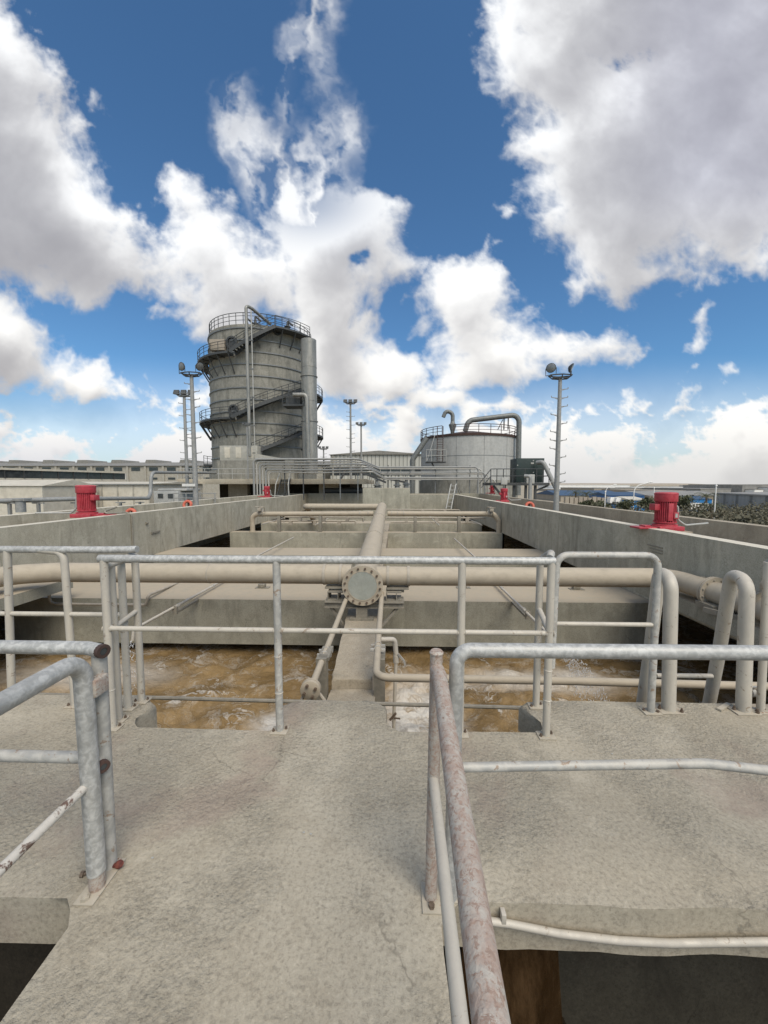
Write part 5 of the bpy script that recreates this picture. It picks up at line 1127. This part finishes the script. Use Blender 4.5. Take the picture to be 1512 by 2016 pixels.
POLYS=[(1,90,[(-900,-700),(5,-700),(30,20),(95,105),(150,180),(178,240),(198,300),(235,360),(258,410),(312,462),(336,430),(325,350),(350,335),(400,385),(445,390),(495,435),(560,480),(590,530),(615,590),(610,640),(500,670),(420,690),(370,660),(350,620),(300,590),(240,570),(215,575),(205,625),(170,610),(100,590),(40,575),(-900,560)]),
(1,80,[(500,400),(560,420),(600,390),(640,350),(690,370),(730,385),(780,415),(800,480),(830,520),(810,565),(765,575),(742,595),(770,640),(820,670),(850,695),(862,740),(800,785),(740,785),(690,775),(640,770),(570,760),(540,620),(550,540),(510,480),(480,430)]),
(1,80,[(805,600),(820,560),(870,510),(930,495),(950,470),(970,480),(965,510),(1005,545),(1010,580),(1060,600),(1075,640),(1080,670),(1130,665),(1190,650),(1240,665),(1265,695),(1240,720),(1180,725),(1130,740),(1060,760),(1000,790),(950,790),(890,770),(870,720),(860,690),(820,650)]),
(1,110,[(965,-700),(955,60),(935,120),(950,180),(985,230),(980,280),(1000,330),(1005,390),(1040,440),(1070,500),(1100,540),(1122,575),(1135,610),(1150,580),(1200,590),(1260,590),(1330,575),(1400,560),(1512,545),(2500,500),(2500,-700)]),
(1,70,[(-900,570),(0,575),(50,605),(110,655),(150,680),(190,695),(215,740),(260,755),(275,780),(180,788),(80,785),(0,775),(-900,760)]),
(.9,70,[(-900,790),(0,805),(60,815),(110,800),(150,830),(220,835),(262,830),(270,770),(280,730),(320,760),(350,770),(400,700),(440,690),(620,770),(680,790),(740,790),(770,800),(820,770),(860,750),(870,780),(960,800),(1040,800),(1150,800),(1180,790),(1230,785),(1265,800),(1270,820),(1290,800),(1300,770),(1350,750),(1390,760),(1400,790),(1450,790),(1512,755),(2500,740),(2500,1300),(-900,1300)]),
(.8,30,[(1345,690),(1360,640),(1380,600),(1395,610),(1415,660),(1395,690),(1370,700)]),(.6,25,[(1430,720),(1455,705),(1470,730),(1440,750)]),(.6,25,[(272,600),(300,588),(325,605),(300,628)]),(.55,30,[(1345,750),(1370,718),(1392,716),(1365,742)]),(.45,30,[(185,200),(200,195),(205,215),(190,215)]),(.4,20,[(975,410),(1010,408),(1000,425)])]
def sdf(px,py,poly):
    x=px.ravel(); y=py.ravel(); d=np.full(x.shape,1e9); ins=np.zeros(x.shape,bool); n=len(poly)
    for i in range(n):
        ax,ay=poly[i]; bx,by=poly[(i+1)%n]; ex,ey=bx-ax,by-ay; wx,wy=x-ax,y-ay
        t=np.clip((wx*ex+wy*ey)/(ex*ex+ey*ey),0,1); d=np.minimum(d,(wx-ex*t)**2+(wy-ey*t)**2)
        c=((ay>y)!=(by>y)); 
        if ay!=by: ins^=c&(x<(bx-ax)*(y-ay)/(by-ay)+ax)
    d=np.sqrt(d); return np.where(ins,d,-d).reshape(px.shape)
def blur(a,k):
    if k<1: return a
    for ax in (0,1):
        for _ in range(2):
            p=np.pad(a,[(k,k) if i==ax else (0,0) for i in (0,1)],mode='edge'); c=np.cumsum(p,axis=ax); c=np.concatenate([np.zeros_like(np.take(c,[0],axis=ax)),c],axis=ax)
            n=a.shape[ax]; a=(np.take(c,np.arange(2*k+1,2*k+1+n),axis=ax)-np.take(c,np.arange(0,n),axis=ax))/(2*k+1)
    return a
def sst(x,a,b): t=np.clip((x-a)/(b-a),0,1); return t*t*(3-2*t)
WISP=[[(560,175),(575,118),(566,60),(585,15),(602,-120),(700,-120),(668,25),(650,60),(664,150),(655,215),(628,190),(622,95),(604,105),(596,190),(575,290)],[(440,150),(500,148),(520,200),(548,240),(600,250),(640,235),(650,200),(690,190),(714,250),(700,310),(680,350),(720,430),(600,470),(500,430),(470,330),(438,250)]]
def clouds(PX,PY,stp):
    "cloud cover and colour over the part of the sky the site looks towards; stp = grid step"
    u=PX/757.; v=PY/757.
    wu=fbm(u,v,3,5,.5,11)-.5; wv=fbm(u,v,3,5,.5,23)-.5; w2u=fbm(u,v,13,5,.6,51)-.5; w2v=fbm(u,v,13,5,.6,63)-.5
    X=PX+wu*64+w2u*46; Y=PY+wv*64+w2v*46
    F=np.full(PX.shape,-3.0); SD=np.full(PX.shape,-999.)
    for amp,w,p in POLYS:
        s=sdf(X,Y,p); f=np.where(s>0,amp*(1-np.exp(-s/w)),s/60*1.0); F=np.maximum(F,f); SD=np.maximum(SD,s)
    hn=.45+1.6*fbm(u,v,22,5,.62,210)**1.5
    F-= hn*(.55*np.exp(-(((X-1268)/70)**2+((Y-105+(X-1268)*.35)/22)**2))+.75*np.exp(-(((X-698)/22)**2+((Y-515)/20)**2))+.5*np.exp(-(((X-1235)/22)**2+((Y-185)/45)**2)))
    uu=u+wu*.12; vv=v+wv*.12
    n=fbm(uu,vv,7,7,.62,5)-.5; bi=fbm(uu,vv,6.5,6,.58,77,True)-.62
    D=F+.16+n*1.3*(1-.35*np.clip(F,0,1))+bi*.75
    lowb=sst(PY,745,830); D=D+lowb*((fbm(u,v*1.7,7,6,.6,300,True)-.58)*1.8-.10)*(1-sst(PY,890,945))
    al=sst(D,.0,.62)**.85
    # thin upper wisps: warped vertical streaks
    fw=np.full(PX.shape,-999.)
    XX=PX+wu*60+w2u*50; YY=PY+wv*80+w2v*50
    for p in WISP: fw=np.maximum(fw,sdf(XX,YY,p))
    a=fbm(uu*2.0+w2u*.12,vv*.75+w2v*.1,7,4,.5,91); rid=1-np.abs(2*a-1); b=fbm(u*1.3+w2u*.15,v+w2v*.15,9,4,.5,97)
    lo=sst(PY,180,420); dw=sst(fw,-28,30)*np.clip((rid-.80)*1.5+(b-.5)*1.9+.30+.35*lo,0,1); alw=(.75+.2*lo)*dw+.05*sst(fw,-20,60)
    keep=1-.62*np.exp(-(((PX-610)/110)**2+((PY-395)/70)**2)); al=np.maximum(al*keep,alw*.95)
    H=np.clip(D,0,1.3); rel=0
    for k,wt in ((1,.9),(3,1.2),(8,1.3),(18,1.1)):
        B=blur(H,int(round(k*3/stp)) or 1); sh=int(round(k*3.2/stp)) or 1; rel=rel+wt*(B-np.roll(np.roll(B,sh,0),sh//2,1))
    thick=blur(np.clip(D,0,1),int(24/stp)); up=np.roll(blur(np.clip(D,0,1),int(40/stp)),int(70/stp),0)
    inn=sst(blur(SD,int(20/stp)),70,330)
    r5=sst(PX+ (PY-300)*.35,1120,1330)*sst(PY,-200,260)
    lit=.80+rel*.62-.60*sst(up,.3,1.0)*sst(thick,.3,.95)*(1-.55*r5)-.42*inn*r5-.22*inn+ (fbm(u,v,4,5,.55,140)-.5)*.85+ (fbm(uu,vv,13,5,.62,150)-.5)*.42
    lit=lit+.18*np.exp(-(((PX-1120)/110)**2+((PY-330)/160)**2))-.45*np.exp(-(((PX-20)/240)**2+((PY-510)/75)**2))-.15*np.exp(-(((PX-480)/120)**2+((PY-590)/45)**2))
    lit=np.where(lit<.45,.45*np.exp((lit-.45)*1.5),lit); lit=np.clip(lit,0,1)
    C=np.stack([.27+.58*lit,.27+.59*lit,.30+.57*lit],-1)
    lav=(sst(PX,1100,1400)*(1-sst(PY,330,520)))[...,None]; C=C*(1-.5*lav)+C*np.array([.96,.98,1.13])*.5*lav
    warm=sst(PY,350,900)[...,None]; C=C*(1-warm)+C*np.array([1.03,1.0,.95])*warm
    lr=np.clip(PX/1512,0,1)[...,None]; hz=sst(PY,800,950)[...,None]*.72; C=C*(1-hz)+(np.array([.46,.47,.53])*(1-lr)+np.array([.55,.545,.535])*lr)*hz
    al=np.maximum(al,np.maximum(sst(PY,865,948)*.95,sst(PY,690,900)*.55))
    return C,al
# ------------------------------------------------------------------ sky, sun
SUN_EL,SUN_AZ=math.radians(52),math.radians(152)   # azimuth clockwise from +Y
w=bpy.data.worlds.new('World'); S.world=w; w.use_nodes=True; nt=w.node_tree; nt.nodes.clear(); q=N(nt)
def px2uv(px,py):
    d=CF*FPX+CR*(px-756)+CU*(1008-py); return d.x/d.y,d.z/d.y
def build_clouds():
    st=2.4; xs_=np.arange(-620,2150,st)*1.; ys_=np.arange(-420,957,st)*1.; PX,PY=np.meshgrid(xs_,ys_)
    C,al=clouds(PX,PY,st)
    edge=sst(PX,-600,-250)*(1-sst(PX,1800,2120))*sst(PY,-410,-200); al=al*edge
    R_=9300.
    D=np.array(CF)[None,None,:]*FPX+(PX-756)[...,None]*np.array(CR)+(1008-PY)[...,None]*np.array(CU); D/=np.linalg.norm(D,axis=-1)[...,None]
    co=(D*R_+np.array([0,0,CAMZ])).reshape(-1,3).astype(np.float32); ny,nx=PX.shape
    idx=np.arange(ny*nx).reshape(ny,nx); F=np.stack([idx[:-1,:-1],idx[:-1,1:],idx[1:,1:],idx[1:,:-1]],-1).reshape(-1,4)
    keep=al.ravel()[F].max(1)>.003; F=F[keep]
    me=bpy.data.meshes.new('sky'); me.vertices.add(len(co)); me.vertices.foreach_set('co',co.ravel()); me.loops.add(len(F)*4); me.loops.foreach_set('vertex_index',F.ravel().astype(np.int32)); me.polygons.add(len(F)); me.polygons.foreach_set('loop_start',(np.arange(len(F))*4).astype(np.int32)); me.update()
    at=me.color_attributes.new('cover','FLOAT_COLOR','POINT'); at.data.foreach_set('color',np.concatenate([C,al[...,None]],-1).reshape(-1).astype(np.float32))
    m=bpy.data.materials.new('cumulus'); m.use_nodes=True; n=m.node_tree; n.nodes.clear(); q=N(n)
    a=q.n('ShaderNodeAttribute'); a.attribute_name='cover'; e=q.n('ShaderNodeEmission'); q.set(e.inputs[0],a.outputs['Color']); e.inputs[1].default_value=CLOUD
    tr=q.n('ShaderNodeBsdfTransparent'); mx=q.n('ShaderNodeMixShader'); q.set(mx.inputs[0],a.outputs['Alpha']); q.set(mx.inputs[1],tr.outputs[0]); q.set(mx.inputs[2],e.outputs[0]); o=q.n('ShaderNodeOutputMaterial'); q.set(o.inputs[0],mx.outputs[0])
    m.cycles.emission_sampling='NONE'; me.materials.append(m); ob=bpy.data.objects.new('sky',me); COL.objects.link(ob); struct(ob)
CLOUD=.80
build_clouds()
tc=q.n('ShaderNodeTexCoord'); xyz=q.sep(tc.outputs['Generated'])
gen=tc.outputs['Generated']; pv=q.n('ShaderNodeVectorMath',operation='MULTIPLY'); q.set(pv.inputs[0],gen); pv.inputs[1].default_value=(1,1,1.6)
alpha=q.math('MULTIPLY',q.ss(q.noise(pv.outputs[0],2.6,3,.6),.46,.62),q.ss(xyz[1],.25,-.15,0,1)); ccol=q.mix(.0,(.66,.66,.67),(.5,.5,.5))
sky=q.n('ShaderNodeTexSky'); sky.sky_type='NISHITA'; sky.sun_disc=False; sky.sun_elevation=SUN_EL; sky.sun_rotation=SUN_AZ; sky.dust_density=.6; sky.air_density=1.0; sky.ozone_density=2.5
sat=q.mix(1.0,sky.outputs[0],(.60,.90,1.06),'MULTIPLY')
b1=q.n('ShaderNodeBackground'); q.set(b1.inputs[0],sat); b1.inputs[1].default_value=.080
b2=q.n('ShaderNodeBackground'); q.set(b2.inputs[0],ccol); b2.inputs[1].default_value=.92
mx=q.n('ShaderNodeMixShader'); q.set(mx.inputs[0],q.math('MULTIPLY',alpha,.97)); q.set(mx.inputs[1],b1.outputs[0]); q.set(mx.inputs[2],b2.outputs[0])
wo=q.n('ShaderNodeOutputWorld'); nt.links.new(mx.outputs[0],wo.inputs[0])
w.cycles.sampling_method='NONE'; S.cycles.max_bounces=5; S.cycles.diffuse_bounces=3; S.cycles.caustics_reflective=False; S.cycles.caustics_refractive=False
sl=bpy.data.lights.new('sun','SUN'); sl.energy=2.2; sl.angle=math.radians(42); sl.color=(1,.92,.80)
so=bpy.data.objects.new('sun',sl); COL.objects.link(so)
sd=Vector((math.sin(SUN_AZ)*math.cos(SUN_EL),math.cos(SUN_AZ)*math.cos(SUN_EL),math.sin(SUN_EL))); so.rotation_euler=sd.to_track_quat('Z','Y').to_euler()
S.view_settings.view_transform='Standard'; S.view_settings.look='None'; S.view_settings.gamma=1; S.view_settings.exposure=.62
S.render.engine='CYCLES'
for o in bpy.data.objects:
    if '_w' in o: del o['_w']
